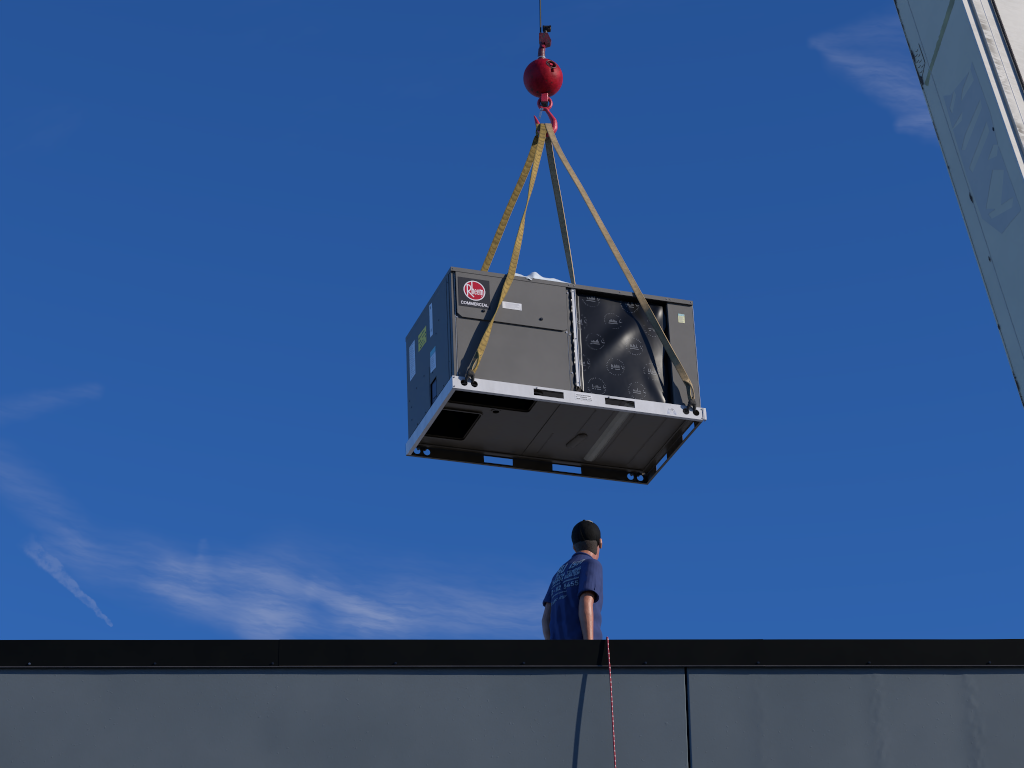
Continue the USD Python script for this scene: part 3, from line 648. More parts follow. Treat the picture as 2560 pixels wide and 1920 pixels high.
lb = part(unit, 'sticker', slab(sbox(0.3914, 0.6935, 0.5355, 0.7470), 0.0008, at=(0, UF, 0)), M['sticker_white'], smooth=False, label='small white sticker on the upper front panel')
part(lb, 'lettering', slab(union_all([sbox(0.415, z, 0.415 + w, z + 0.0045) for z, w in ((0.735, 0.10), (0.727, 0.105), (0.718, 0.09), (0.709, 0.10), (0.701, 0.07))] + [sbox(0.522, 0.698, 0.53, 0.706)]), 0.0003, at=(0, UF - 0.0007, 0)), surface('ink_pale', (0.52, 0.52, 0.55), 0.6), smooth=False, kind='stuff')
nt = part(unit, 'sticker', slab(sbox(1.7475, 0.786, 1.797, 0.8585), 0.0008, at=(0, FY - 0.0002, 0)), M['sticker_cream'], smooth=False, label='cream notice sticker with a teal heading on the right front panel')
part(nt, 'heading', slab(sbox(1.7480, 0.842, 1.7965, 0.858), 0.0004, at=(0, FY - 0.0009, 0)), M['sticker_teal'], smooth=False)
part(nt, 'lettering', lettering('NOTICE', 0.0085, 1.753, 0.8455, FY - 0.0012, 0.0003, True), M['sticker_white'], smooth=False)
part(nt, 'lettering', slab(union_all([sbox(1.753, z, 1.753 + w, z + 0.0035) for z, w in ((0.832, .036), (0.824, .03), (0.816, .038), (0.808, .026), (0.799, .034), (0.791, .03))]), 0.0003, at=(0, FY - 0.0009, 0)), M['ink_grey'], smooth=False, kind='stuff')
lg = part(unit, 'logo_plate', slab(sbox(0.0660, 0.6645, 0.2998, 0.8985), 0.0015, at=(0, UF, 0)), M['logo_dark'], smooth=False, label='dark square plate with a round red and white emblem')
C0 = (0.1848, 0.8005); disc = affinity.scale(Point(C0).buffer(1, 40), 0.0765, 0.0758)
part(lg, 'emblem_disc', slab(disc, 0.0006, at=(0, UF - 0.0014, 0)), M['logo_red'], smooth=False)
part(lg, 'emblem_ring', slab(affinity.scale(Point(C0).buffer(1, 40), 0.0807, 0.0798).difference(affinity.scale(Point(C0).buffer(1, 40), 0.0735, 0.0727)), 0.0010, at=(0, UF - 0.0014, 0)), M['logo_white'], smooth=False)
def stroke(*p, w=0.0042): return LineString(p).buffer(w, 6)
def letter_e(x, z, h=0.0225, w=0.0078):
    ringe = affinity.scale(Point(x, z).buffer(1, 20), w, h).difference(affinity.scale(Point(x, z).buffer(1, 20), w - 0.0042, h - 0.0052))
    return union_all([ringe.difference(sbox(x + 0.001, z - 0.010, x + 0.02, z - 0.001)), sbox(x - w * 0.8, z - 0.0016, x + w * 0.95, z + 0.0022)])
word = union_all([stroke((0.1329, 0.8425), (0.1327, 0.7560)), stroke((0.1300, 0.8430), (0.1420, 0.8420), (0.1520, 0.8370), (0.1580, 0.8235), (0.1565, 0.8090), (0.1490, 0.7965), (0.1383, 0.7905), w=0.0036), stroke((0.1383, 0.7884), (0.1775, 0.7500), w=0.0040),
    stroke((0.1671, 0.8734), (0.1673, 0.7735), w=0.0038), stroke((0.1690, 0.8050), (0.1730, 0.8120), (0.1775, 0.8115), (0.1797, 0.8040), (0.1795, 0.7735), w=0.0030), letter_e(0.1932, 0.7920), letter_e(0.2118, 0.7920),
    stroke((0.2258, 0.8140), (0.2258, 0.7735), w=0.0030), stroke((0.2258, 0.8060), (0.2300, 0.8130), (0.2345, 0.8120), (0.2362, 0.8040), (0.2362, 0.7735), w=0.0028), stroke((0.2370, 0.8050), (0.2410, 0.8130), (0.2455, 0.8120), (0.2475, 0.8040), (0.2475, 0.7735), w=0.0028), Point(0.2352, 0.7625).buffer(0.0028, 6)])
part(lg, 'emblem_lettering', slab(word, 0.0006, at=(0, UF - 0.0019, 0)), M['logo_white'], smooth=False)
cm_ = lettering('COMMERCIAL', 0.0225, 0, 0.6820, UF - 0.0014, 0.0005, True); e = cm_.bounds
cm_.vertices[:, 0] = (cm_.vertices[:, 0] - e[0][0]) * (0.2035 / (e[1][0] - e[0][0])) + 0.0815
part(lg, 'lettering', cm_, M['logo_white'], smooth=False)

# crumpled plastic on the lid
wr = thing('plastic_sheet', 'crumpled pale plastic sheet lying on top of the grey unit', 'plastic sheet', U((0.70, 0.06, UH)), UROT)
gx, gy = np.meshgrid(np.linspace(0, 1, 90), np.linspace(0, 1, 36), indexing='ij')
wx = -0.24 + 0.475 * gx; wy = -0.050 + 0.42 * gy
wx = wx + (meshkit.fbm(np.stack([gx * 3, gy * 3, gx * 0], -1), 3, 8) - 0.5) * 0.04 * np.sin(gy * PI)
hz = 0.006 + 0.022 * np.exp(-((gx - 0.12) / 0.16) ** 2) + 0.050 * np.exp(-((gx - 0.42 - 0.06 * gy) / 0.10) ** 2) * np.exp(-((gy - 0.10) / 0.30) ** 2) + 0.020 * np.exp(-((gx - 0.70) / 0.2) ** 2)
cr = np.abs(meshkit.fbm(np.stack([gx * 9, gy * 7, gx * 0], -1), 3, 61) - 0.5)
hz = (hz * 1.15 + 0.022 + cr * 0.020 * np.sin(np.clip(gx, 0, 1) * PI)) * np.clip(1.25 - gy, 0, 1) + 0.001
flap = np.clip((0.14 - gy) / 0.14, 0, 1) * np.exp(-((gx - 0.30) / 0.10) ** 2)
wy = np.where(gy < 0.15, np.maximum(wy, -0.050) * (1 - flap) + (-0.067) * flap, wy); hz = hz * (1 - flap) - flap * (0.022 + 0.008 * np.sin(gx * 60))
hz = np.where(gy < 0.12, np.minimum(hz, 0.001) + (hz - np.minimum(hz, 0.001)) * np.clip(gy / 0.10, 0, 1) ** 0.7, hz)
V = np.stack([wx, wy, hz], -1).reshape(-1, 3); idx = np.arange(90 * 36).reshape(90, 36)
F = np.stack([idx[:-1, :-1], idx[1:, :-1], idx[1:, 1:], idx[:-1, 1:]], -1).reshape(-1, 4)
V2 = V.copy(); V2[:, 2] += 0.0012
part(wr, 'sheet', (np.vstack([V2, V]), np.vstack([F, F[:, ::-1] + len(V)])), M['wrap'], smooth=50)

# ------------------------------------------------------------------ hook, ball and hoist cable
HK = A3([0.2509, 17.895, 13.3045])
hb = thing('crane_hook_block', 'red ball-and-hook block on a wire rope above the hoisted unit', 'crane hook', HK)
def hp(px, py, y=0.0): return A3([(px - 1357) / 329.0, y, (324 - py) / 284.0])
bc = hp(1359.2, 191.0); BRAD = 0.1525
ball = trimesh.creation.icosphere(5, BRAD); n_ = ball.vertices / BRAD
ball.vertices *= (1 + (meshkit.fbm(n_ * 3, 3, 2) - 0.5)[:, None] * 0.012)
bdir = A3([0.40, -0.80, 0.28]); bdir /= np.linalg.norm(bdir)
vd = ball.vertices / np.linalg.norm(ball.vertices, axis=1)[:, None] @ bdir
bu = np.cross([0, 0, 1.], bdir); bu /= np.linalg.norm(bu); bv = np.cross(bdir, bu)
ang = np.arccos(np.clip(vd, -1, 1)); pu_, pv_ = ball.vertices @ bu, ball.vertices @ bv
inset = np.clip((0.285 - ang) / 0.05, 0, 1)
slotm = ((np.abs(pu_) < 0.012) & (np.abs(pv_) < 0.074) & (vd > 0)).astype(float) * 0.5
ball.vertices -= (bdir * 0.034)[None] * np.maximum(inset, slotm)[:, None]
ball.vertices += bc
bl = part(hb, 'headache_ball', ball, M['red_paint'], smooth=60)
def ring(c, ax, R, r, n=36, k=10):
    t = trimesh.creation.torus(R, r, n, k); T = trimesh.geometry.align_vectors([0, 0, 1], ax); t.apply_transform(T); t.apply_translation(c); return t
part(bl, 'bolt_collar', ring(bc + bdir * (BRAD * 0.955), bdir, 0.0405, 0.005), surface('worn_rim', (0.14, 0.05, 0.045), 0.5, 0.3, vary=0.4, scale=40))
cyl = trimesh.creation.cylinder(0.039, 0.02, sections=28); cyl.apply_transform(trimesh.geometry.align_vectors([0, 0, 1], bdir)); cyl.apply_translation(bc + bdir * (BRAD * 0.955 - 0.028))
part(bl, 'bolt_recess', cyl, M['dark_steel'])
cyl = trimesh.creation.cylinder(0.0125, 0.03, sections=8); cyl.apply_transform(trimesh.geometry.align_vectors([0, 0, 1], bdir)); cyl.apply_translation(bc + bdir * (BRAD * 0.955 - 0.012))
part(bl, 'bolt', cyl, M['hook_paint'])
# swivel, wedge socket and clamp above the ball
sw = hullchain({'a': (hp(1355.5, 143), 0.030), 'b': (hp(1356.3, 117), 0.026), 'c': (hp(1357.5, 112), 0.0225), 'd': (hp(1359, 99), 0.021)}, [('a', 'b'), ('c', 'd'), ('b', 'c')], 24)
part(hb, 'swivel', refined(sw, 0.010, 4), M['worn_red'], smooth=50)
part(hb, 'swivel_collar', ring(hp(1356, 139), (0, 0, 1), 0.026, 0.007), M['bare_steel'])
so = Polygon([(1350.5, 76), (1372.5, 76), (1381.5, 96), (1379, 102), (1366, 106), (1364.5, 100), (1360, 103), (1350.2, 95)])
so = affinity.affine_transform(so, [1 / 329.0, 0, 0, -1 / 284.0, -1357 / 329.0, 324 / 284.0])
sm_ = slab(so.buffer(-0.004).buffer(0.004), 0.056, FRONT, (0, 0.028, 0))
part(hb, 'wedge_socket', sm_, M['worn_red'], smooth=25)
part(hb, 'socket_pin', tube([hp(1362, 112, -0.034), hp(1362, 112, 0.034)], 0.011, 12), M['hook_paint'])
cl = join(tube([hp(1366, 78), hp(1367, 62), hp(1370, 55)], 0.016, 12), bx(*(hp(1360, 0)[0], hp(1381, 0)[0]), -0.02, 0.02, hp(0, 66)[2], hp(0, 54)[2], 0.006), tube([hp(1371, 60, -0.03), hp(1371, 60, 0.03)], 0.009, 8), tube([hp(1379, 58, -0.028), hp(1379, 58, 0.022)], 0.008, 8), tube([hp(1362, 58, -0.03), hp(1362, 58, 0.03)], 0.007, 8))
part(hb, 'rope_clamp', cl, M['dark_steel'], smooth=40)
# shank, pin, eye, hook, latch
part(hb, 'shank', join(bx(hp(1353.2, 0)[0], hp(1371.0, 0)[0], -0.026, 0.026, hp(0, 251)[2], hp(0, 233)[2], 0.006), bx(hp(1353.2, 0)[0], hp(1370.5, 0)[0], -0.034, -0.0262, hp(0, 258)[2], hp(0, 243)[2], 0.003), bx(hp(1353.2, 0)[0], hp(1370.5, 0)[0], 0.0262, 0.034, hp(0, 258)[2], hp(0, 243)[2], 0.003)), M['hook_paint'])
pin = trimesh.creation.cylinder(0.029, 0.064, sections=24); pin.apply_transform(trimesh.geometry.align_vectors([0, 0, 1], [0, 1, 0])); pin.apply_translation(hp(1361.5, 254.5))
part(hb, 'eye_pin', pin, M['dark_steel'])
hk = [(1357.5, 271, 4.6), (1364.5, 271.5, 5.0), (1370.0, 279, 4.7), (1378.0, 292.0, 6.2), (1384.6, 306.5, 8.2), (1384.4, 319.5, 9.0), (1376.5, 331.0, 9.0), (1362.0, 335.0, 8.4), (1349.8, 326.0, 7.0), (1343.8, 310.0, 5.8), (1338.6, 295.5, 3.0), (1335.2, 288.2, 1.4)]
ks = spline([list(hp(a, b)) + [r / 329.0] for a, b, r in hk], 60)
hook_t = tube(ks[:, :3], ks[:, 3], 18); hook_t.vertices[:, 1] *= 1.05
ec = hp(1362.6, 256.8)
eye = ring(ec, (0, 1, 0), 0.0470, 0.0125, 40, 14); eye.vertices[:, 2] = (eye.vertices[:, 2] - ec[2]) * 1.12 + ec[2]
part(hb, 'hook', join(hook_t, eye), M['hook_paint'], smooth=60)
part(hb, 'safety_latch', trimesh.Trimesh([hp(1351, 272.5, -.017), hp(1357, 274, -.017), hp(1347, 293, -.010), hp(1351.3, 293.5, -.010), hp(1351, 272.5, .017), hp(1357, 274, .017), hp(1347, 293, .010), hp(1351.3, 293.5, .010)]).convex_hull, M['latch_steel'], smooth=20)
part(hb, 'latch_spring', ring(hp(1354.5, 274.5, -0.018), (0, 1, 0), 0.0085, 0.0035, 18, 8), M['latch_steel'])
TIP = A3([0.2509, 17.895, 29.2])
cb = thing('hoist_cable', 'thin dark hoist cable running straight up from the red ball', 'cable', HK + hp(1354.6, 78))
part(cb, 'wire', tube([(0, 0, 0.0), (0.0, 0, 0.3), (0, 0, 8), (0, 0, float(TIP[2] - (HK + hp(1354.6, 78))[2]))], 0.0062, 10), M['wire_rope'], smooth=True)

# ------------------------------------------------------------------ the four sling legs
fdir, zup = -UROT[:, 1], A3([0, 0, 1.])
def sling(name_label, over, roof, foot, side, mat, faces, width=0.048, xoff=0.0):
    """A webbing leg from over the hook saddle, across the lid's edge, down to the lifting holes."""
    sgn = -1 if side == 'front' else 1
    pts, fc = [], []
    o = HK + A3([xoff, 0, 0])
    pts += [o + A3([0.0, -sgn * 0.035, -0.030]), o + A3([0, -sgn * 0.022, 0.030]), o + A3([0, 0.0, 0.050]), o + A3([0, sgn * 0.026, 0.030])]
    fc += [A3([0.1, -sgn * 1, 0.2]), A3([0, -sgn * 0.8, 0.6]), A3([0, sgn * .1, 1.0]), A3([0.1, sgn * 0.9, 0.45])]
    r = U(roof); ft = U(foot)
    a = o + A3([0, sgn * 0.034, -0.02])
    for t, f in faces:
        pts.append(a + (r - a) * t if t <= 1 else r + (ft - r) * (t - 1)); fc.append(A3(f, float))
    return A3(pts), A3(fc)
def towards(v): v = A3(v, float); return v / np.linalg.norm(v)
FD = fdir
ex0 = UROT[:, 0]
M['webbing_worn'] = webbing('webbing_worn', (0.22, 0.17, 0.085), (0.08, 0.065, 0.045), 0.3)
specs = [
    # label, roof point, foot point, side, material, xoff, faces (t along: 0..1 hook to lid edge, 1..2 lid edge to foot)
    ('front left yellow sling leg, twisted midway, crossing the front panels beside the emblem', (0.462, -0.012, 0.970), (0.174, -0.040, 0.235), 'front', 'webbing_yellow', 0.006,
     [(0.05, (0.25, -1, 0.1)), (0.2, (0.5, -0.9, 0)), (0.38, (0.85, -0.55, 0)), (0.55, (1.0, 0.12, 0)), (0.7, (0.80, -0.55, 0.0)), (0.85, (0.5, -0.9, 0.1)), (0.97, (0.2, -1, 0.1)), (1.0, FD), (1.15, (0.7, -0.75, 0.0)), (1.32, (0.98, -0.10, 0)), (1.46, (1.0, 0.22, 0)), (1.62, (0.95, -0.2, 0)), (1.82, (0.6, -0.8, 0)), (2.0, (0.45, -0.9, 0))]),
    ('front right tan sling leg, crossing the black film in front of the coil', (1.430, -0.012, 0.970), (1.768, -0.040, 0.235), 'front', 'webbing_tan', 0.040,
     [(0.05, (0.3, -0.9, 0.25)), (0.4, (0.4, -0.9, 0.25)), (0.8, (0.3, -0.95, 0.1)), (1.0, (0.2, -1, 0)), (1.3, (-0.35, -0.8, -0.3)), (1.6, (-0.55, -0.7, 0)), (1.85, (-0.1, -1, 0)), (2.0, (0.3, -0.95, 0))]),
    ('back left yellow sling leg, flat and patterned, running behind the lid', (0.395, UW - 0.002, 0.975), (0.142, UW + 0.03, 0.235), 'back', 'webbing_yellow', -0.026,
     [(0.05, (0.3, -1, 0)), (0.4, (0.32, -0.95, 0)), (0.8, (0.35, -0.93, 0)), (1.0, (0.33, -0.94, 0)), (2.0, (0.33, -0.94, 0))]),
    ('back right grey-brown sling leg, shaded and turning edge-on towards the lid', (1.453, UW - 0.002, 0.975), (1.765, UW + 0.03, 0.235), 'back', 'webbing_tan', 0.030,
     [(0.05, (-0.30, -0.95, 0)), (0.3, (-0.42, -0.9, 0)), (0.55, (-0.72, -0.68, 0)), (0.7, (-0.92, -0.35, 0)), (0.85, (-1, -0.10, 0)), (1.0, (-1, 0.05, 0)), (2.0, (-0.3, 0.95, 0))]),
]
for lab, roof, foot, side, mat, xo, faces in specs:
    pts, fc = sling(lab, None, roof, foot, side, mat, faces, xoff=xo)
    base = U(foot)
    lab2 = lab
    s_ = thing('lifting_sling', lab, 'lifting sling', base, group='sling legs holding the unit')
    (V, F), uv = ribbon(pts - base, 0.050 if side == 'front' else 0.052, 0.0065, fc, 150)
    part(s_, 'webbing', (V, F), M[mat], smooth=True, uv=uv)
    # stitched eye, then the worn black sleeve through the two lifting holes
    front = side == 'front'; xs = LH if foot[0] < 0.9 else RHO
    yo = -1 if front else 1; y0 = 0.0 if front else UW
    A = A3(foot); dr = A3(roof) - A; dr /= np.linalg.norm(dr); dr[1] *= 0.35; mid = A3([(xs[0] + xs[1]) / 2, y0 + yo * 0.030, 0.096])
    loc = lambda p: UROT @ (A3(p) - A)
    nrm_ = UROT @ A3([0.2, yo, 0.0])
    for k, o in enumerate((-1, 1)):
        pts_ = [A + dr * 0.050 + A3([0, yo * (0.003 + 0.003 * k), 0]), A + dr * 0.004 + A3([o * 0.010, yo * (0.006 + 0.004 * k), 0]), A * 0.5 + mid * 0.5 + A3([o * 0.017, yo * 0.010, 0.0]), mid + A3([o * 0.010, yo * 0.004, 0.012])]
        (V, F), uv = ribbon([loc(p) for p in pts_], [0.048, 0.034, 0.026, 0.028], 0.009, [nrm_, nrm_ + ex0 * o * 0.8, nrm_ + ex0 * o * 1.6, nrm_], 28)
        part(s_, 'eye_loop', (V, F), M[mat] if k and front else M['webbing_worn'], smooth=True, uv=uv)
    lump = hullchain({'a': (loc(mid + A3([-0.014, 0, 0.012])), 0.017), 'b': (loc(mid + A3([0.016, 0, 0.008])), 0.017), 'c': (loc(mid + A3([0, 0, 0.040])), 0.019)}, [('a', 'b', 'c')], 18)
    part(s_, 'wear_sleeve', refined(lump, 0.008, 3), M['sleeve'], smooth=60)
    for k, hx in enumerate(xs):
        o = 1 if k == 0 else -1
        path = [loc(mid + A3([-o * 0.012, 0, 0.008])), loc(A3([hx + o * 0.016, y0 + yo * 0.016, 0.084])), loc(A3([hx + o * 0.013, y0 + yo * 0.006, 0.0705])), loc(A3([hx + o * 0.013, y0 - yo * 0.030, 0.067]))]
        q = spline([list(p) + [r] for p, r in zip(path, (0.014, 0.0125, 0.0095, 0.008))], 22)
        part(s_, 'wear_sleeve', tube(q[:, :3], q[:, 3] * (1 + 0.06 * np.sin(np.arange(22) * 1.7)), 12), M['sleeve'], smooth=50)

# ------------------------------------------------------------------ crane boom
BD = A3([-0.11056, 0.23765, 0.96504]); BD /= np.linalg.norm(BD)
BN = A3([0.90669, 0.42180, 0.0]); BW_ = np.cross(BD, BN); BW_ /= np.linalg.norm(BW_)
if BW_[1] > 0: BW_ = -BW_
BN = np.cross(BD, BW_) if np.cross(BD, BW_)[0] > 0 else -np.cross(BD, BW_)
BROT_ = np.stack([BW_, BN, BD], 1)
B0 = A3([2.26144, 13.43289, 11.26930])
bm = thing('crane_boom', 'white telescopic crane boom rising steeply past the right edge', 'crane boom', B0, BROT_ if np.linalg.det(BROT_) > 0 else np.stack([BW_, BN, BD], 1))
LO, HI, SEC = -8.0, 19.5, 0.5168
def rod(x0, x1, y0, y1, lo=LO, hi=HI, r=0.0): return bx(x0, x1, y0, y1, lo, hi, r)
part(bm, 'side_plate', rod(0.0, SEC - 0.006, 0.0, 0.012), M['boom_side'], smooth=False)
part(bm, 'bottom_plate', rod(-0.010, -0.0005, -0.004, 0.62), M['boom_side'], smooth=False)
part(bm, 'corner_fillet', rod(0.0975, 0.1015, -0.0016, -0.0004), M['boom_ghost'], smooth=False)
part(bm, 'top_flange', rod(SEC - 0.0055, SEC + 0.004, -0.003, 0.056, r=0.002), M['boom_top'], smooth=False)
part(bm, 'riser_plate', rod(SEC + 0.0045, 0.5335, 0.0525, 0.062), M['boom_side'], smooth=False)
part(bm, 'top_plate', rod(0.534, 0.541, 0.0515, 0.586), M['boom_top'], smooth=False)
part(bm, 'weld_bead', tube([(0.541, 0.112, LO), (0.541, 0.112, 0), (0.541, 0.112, HI)], 0.0022, 8), surface('weld_paint', (0.74, 0.70, 0.66), 0.5), smooth=True)
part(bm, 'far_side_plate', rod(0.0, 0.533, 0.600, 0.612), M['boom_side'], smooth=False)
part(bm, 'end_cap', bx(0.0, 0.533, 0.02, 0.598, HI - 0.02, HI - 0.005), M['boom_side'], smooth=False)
def on_side(pts, mat, name, t=0.0008, lift=0.0, rough=0.0, seed=0):
    """Flat mark on the side plate; pts are (distance along the boom, height on the plate)."""
    po = pts if hasattr(pts, 'geom_type') else Polygon(pts).buffer(0)
    if rough:
        L = po.exterior; n = max(int(L.length / 0.012), 8); rr = np.random.RandomState(seed)
        P = A3([L.interpolate(i / n, normalized=True).coords[0] for i in range(n)]); P += np.cumsum(rr.randn(n, 2), 0) * 0 + rr.randn(n, 2) * rough
        po = Polygon(P).buffer(0)
    m = trimesh.util.concatenate([trimesh.creation.extrude_polygon(q, t, engine='earcut') for q in getattr(po, 'geoms', [po]) if q.area > 1e-8])
    v = m.vertices; m.vertices = np.stack([v[:, 1], -v[:, 2] - 0.0002 - lift, v[:, 0]], 1); m.fix_normals()
    return part(bm, name, m, M[mat], smooth=False)
G0 = Polygon([(-0.859, .432), (-1.01, .44), (-1.052, .402), (-1.033, .19), (-0.981, .136), (-1.175, .128), (-1.606, .116), (-1.928, .128), (-1.953, .128), (-2.173, .235), (-2.173, .332), (-2.182, .427), (-2.05, .425), (-1.668, .42), (-1.443, .442), (-1.122, .438)])
cuts = [[(-1.052, .402), (-1.133, .40), (-1.151, .262), (-1.10, .30)], [(-1.297, .401), (-1.348, .391), (-1.452, .17), (-1.428, .147), (-1.376, .204)], [(-1.469, .391), (-1.535, .387), (-1.632, .171), (-1.588, .157)],
        [(-1.773, .321), (-1.85, .397), (-2.026, .285), (-1.928, .185)], [(-1.042, .228), (-1.078, .232), (-1.147, .161), (-1.104, .159)], [(-1.226, .236), (-1.263, .213), (-1.244, .125)], [(-1.643, .386), (-1.675, .417), (-1.72, .384), (-1.68, .316)], [(-2.06, .40), (-2.10, .37), (-2.02, .20), (-1.98, .19)]]
gh = G0
gh = gh.buffer(0)
for c in cuts: gh = gh.difference(Polygon(c).buffer(0).buffer(0.004))
gh = gh.buffer(0.003).buffer(-0.006).buffer(0.003)
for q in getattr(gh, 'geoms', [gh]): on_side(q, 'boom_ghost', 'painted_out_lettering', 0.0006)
on_side([(-0.36, .530 * .95), (-0.486, .429), (-0.758, .021), (-0.80, .040), (-0.754, .087), (-0.528, .467), (-0.42, .503)], 'boom_stain', 'stain', 0.0006, 0.0, 0.002, 4)
for sd, (s0, s1, w) in enumerate([(-0.78, 0.55, 0.006), (-1.2, -1.05, 0.003), (-3.2, -2.95, 0.006)]):
    n = 40; ss = np.linspace(s0, s1, n); rr = np.random.RandomState(sd); ww = np.abs(rr.randn(n)) * w * 0.6 - 0.0035
    on_side([(a, -0.006) for a in ss] + [(a, b) for a, b in zip(ss[::-1], ww[::-1])], 'rust', 'rust_line', 0.0007, 0.0035)
for sd, (c, h, w, t) in enumerate([(-1.766, .099, .040, .006), (-2.221, .09, .018, .005), (-2.638, .0, .020, .005), (-0.72, .012, .035, .009), (-0.50, .006, .05, .007), (0.02, .004, .06, .006), (-1.43, .003, .015, .003), (-3.05, .0, .03, .005)]):
    rr = np.random.RandomState(sd + 20); a = np.linspace(0, 2 * PI, 22, endpoint=False); k = 1 + 0.35 * rr.randn(22) * 0.6
    on_side([(c + w * math.cos(x) * q, h + t * math.sin(x) * q) for x, q in zip(a, k)], 'rust', 'rust_patch', 0.0007, 0.0042)
on_side([(-1.555 + 0.0145 * math.cos(a), .425 + 0.0065 * math.sin(a)) for a in np.arange(0, 2 * PI, 0.35)], 'dark_inside', 'drain_hole', 0.0007, 0.0011)
pl = [(-0.475, .077), (-0.639, .079), (-0.71, .008), (-0.48, .006)]
for a, b in ((0, 1), (1, 2)):
    on_side(list(LineString([pl[a], pl[b]]).buffer(0.0022).exterior.coords), 'rust', 'scratched_outline', 0.0006, 0.0009)
rr = np.random.RandomState(9)
for k in range(8):
    s0, h0 = -0.50 - 0.023 * k, 0.050 - 0.022 * (k % 2) + rr.uniform(-.006, .006)
    on_side(list(LineString([(s0, h0 + .012), (s0 - .004, h0), (s0 + .004, h0 - .010)]).buffer(0.0015).exterior.coords), 'rust', 'scratched_mark', 0.0006, 0.0009)
n_w = 260; zs_ = np.linspace(LO, HI, n_w)
wc = thing('boom_wire_rope', 'dark twisted wire rope running along the white boom', 'cable', B0, np.stack([BW_, BN, BD], 1))
for k in range(5):
    zz = np.linspace(-3.6, 1.2, 700); a = zz * 2 * PI / 0.075 + k * 2 * PI / 5
    part(wc, 'strand', tube(np.stack([0.5545 + 0.0050 * np.cos(a), 0.194 - 0.003 * zz - 0.008 + 0.0050 * np.sin(a), zz], 1), 0.0046, 6, cap=False), M['wire_rope'], smooth=True)
part(wc, 'core', tube([(0.5545, 0.186 - 0.003 * z, z) for z in (LO, -3, 0, HI)], 0.0066, 8), M['wire_rope'], smooth=True)

# ------------------------------------------------------------------ person behind the parapet
PO = A3([0.39, 16.50, ROOF])
man = thing('person', 'person in dark cap and blue printed t-shirt standing behind the parapet, looking up', 'person', PO)
TY = math.radians(-40)                                          # trunk turned to the right
ex, ey = A3([math.cos(TY), math.sin(TY), 0]), A3([-math.sin(TY), math.cos(TY), 0])   # to the body's right, to its front
def bp(r, f, z, c=(0.0, 0.0)): return ex * r + ey * f + A3([c[0], c[1], z])
N = {}
N['pelvis'] = (bp(0, 0.0, 0.92), (0.120, 0.085, 0.09)); N['hipL'] = (bp(-0.075, 0.01, 0.87), 0.068); N['hipR'] = (bp(0.075, 0.01, 0.87), 0.068)
N['waist'] = (bp(0, 0.02, 1.08), (0.140, 0.105, 0.10)); N['chest'] = (bp(0, 0.045, 1.30), (0.142, 0.108, 0.13)); N['upper'] = (bp(0, 0.055, 1.41), (0.125, 0.095, 0.07))
N['shL'] = (bp(-0.142, 0.05, 1.405), 0.056); N['shR'] = (bp(0.132, 0.02, 1.405), 0.056)
N['neck0'] = (bp(0.0, 0.075, 1.47), 0.066); N['neck1'] = (A3([0.070, 0.115, 1.560]), 0.060)
N['elL'] = (bp(-0.205, -0.02, 1.125), 0.042); N['wrL'] = (bp(-0.205, 0.04, 0.90), 0.028)
N['elR'] = (bp(0.150, -0.075, 1.120), 0.044); N['wrR'] = (bp(0.150, -0.055, 0.885), 0.030)
N['faL'] = (bp(-0.203, -0.01, 1.06), 0.044); N['faR'] = (bp(0.150, -0.075, 1.05), 0.047)
N['uaL'] = (bp(-0.180, 0.012, 1.27), 0.046); N['uaR'] = (bp(0.148, -0.025, 1.28), 0.049)
N['kneeL'] = (bp(-0.11, 0.02, 0.48), 0.062); N['kneeR'] = (bp(0.11, 0.02, 0.48), 0.062); N['ankL'] = (bp(-0.12, -0.02, 0.09), 0.042); N['ankR'] = (bp(0.12, -0.02, 0.09), 0.042)
N['toeL'] = (bp(-0.14, 0.14, 0.035), 0.034); N['toeR'] = (bp(0.14, 0.14, 0.035), 0.034)
HC = A3([0.098, 0.150, 1.682])                                   # head centre; the head is tipped back
hy, hpit = math.radians(-22), math.radians(22)
hx = A3([math.cos(hy), math.sin(hy), 0]); hf0 = A3([-math.sin(hy), math.cos(hy), 0])
hf = hf0 * math.cos(hpit) + A3([0, 0, math.sin(hpit)]); hz_ = np.cross(hx, hf)
HM = np.stack([hx, hf, hz_], 1)
def hd(x, y, z): return HC + HM @ A3([x, y, z])
N['skull'] = (hd(0, -0.012, 0.035), 0.086); N['brow'] = (hd(0, 0.030, 0.030), 0.066); N['occ'] = (hd(0, -0.040, -0.005), 0.066)
N['jaw'] = (hd(0, 0.045, -0.075), 0.045); N['chin'] = (hd(0, 0.078, -0.098), 0.020); N['cheek'] = (hd(0, 0.040, -0.030), 0.058)
N['nose0'] = (hd(0, 0.092, 0.005), 0.010); N['nose1'] = (hd(0, 0.116, -0.030), 0.012); N['lip'] = (hd(0, 0.088, -0.062), 0.014)
N['nape'] = (hd(0, -0.035, -0.06), 0.055)
bones = [('pelvis', 'waist'), ('waist', 'chest'), ('chest', 'upper'), ('upper', 'shL'), ('upper', 'shR'), ('chest', 'shL'), ('chest', 'shR'), ('upper', 'neck0'), ('neck0', 'neck1'), ('neck1', 'nape'), ('neck1', 'jaw'),
         ('shL', 'uaL'), ('uaL', 'elL'), ('elL', 'faL'), ('faL', 'wrL'), ('shR', 'uaR'), ('uaR', 'elR'), ('elR', 'faR'), ('faR', 'wrR'), ('pelvis', 'hipL'), ('pelvis', 'hipR'), ('hipL', 'kneeL'), ('kneeL', 'ankL'), ('hipR', 'kneeR'), ('kneeR', 'ankR'), ('ankL', 'toeL'), ('ankR', 'toeR'),
         ('skull', 'occ', 'brow'), ('occ', 'nape'), ('brow', 'cheek', 'jaw'), ('jaw', 'chin', 'lip'), ('occ', 'cheek', 'jaw'), ('nose0', 'nose1'), ('brow', 'nose0'), ('lip', 'cheek')]
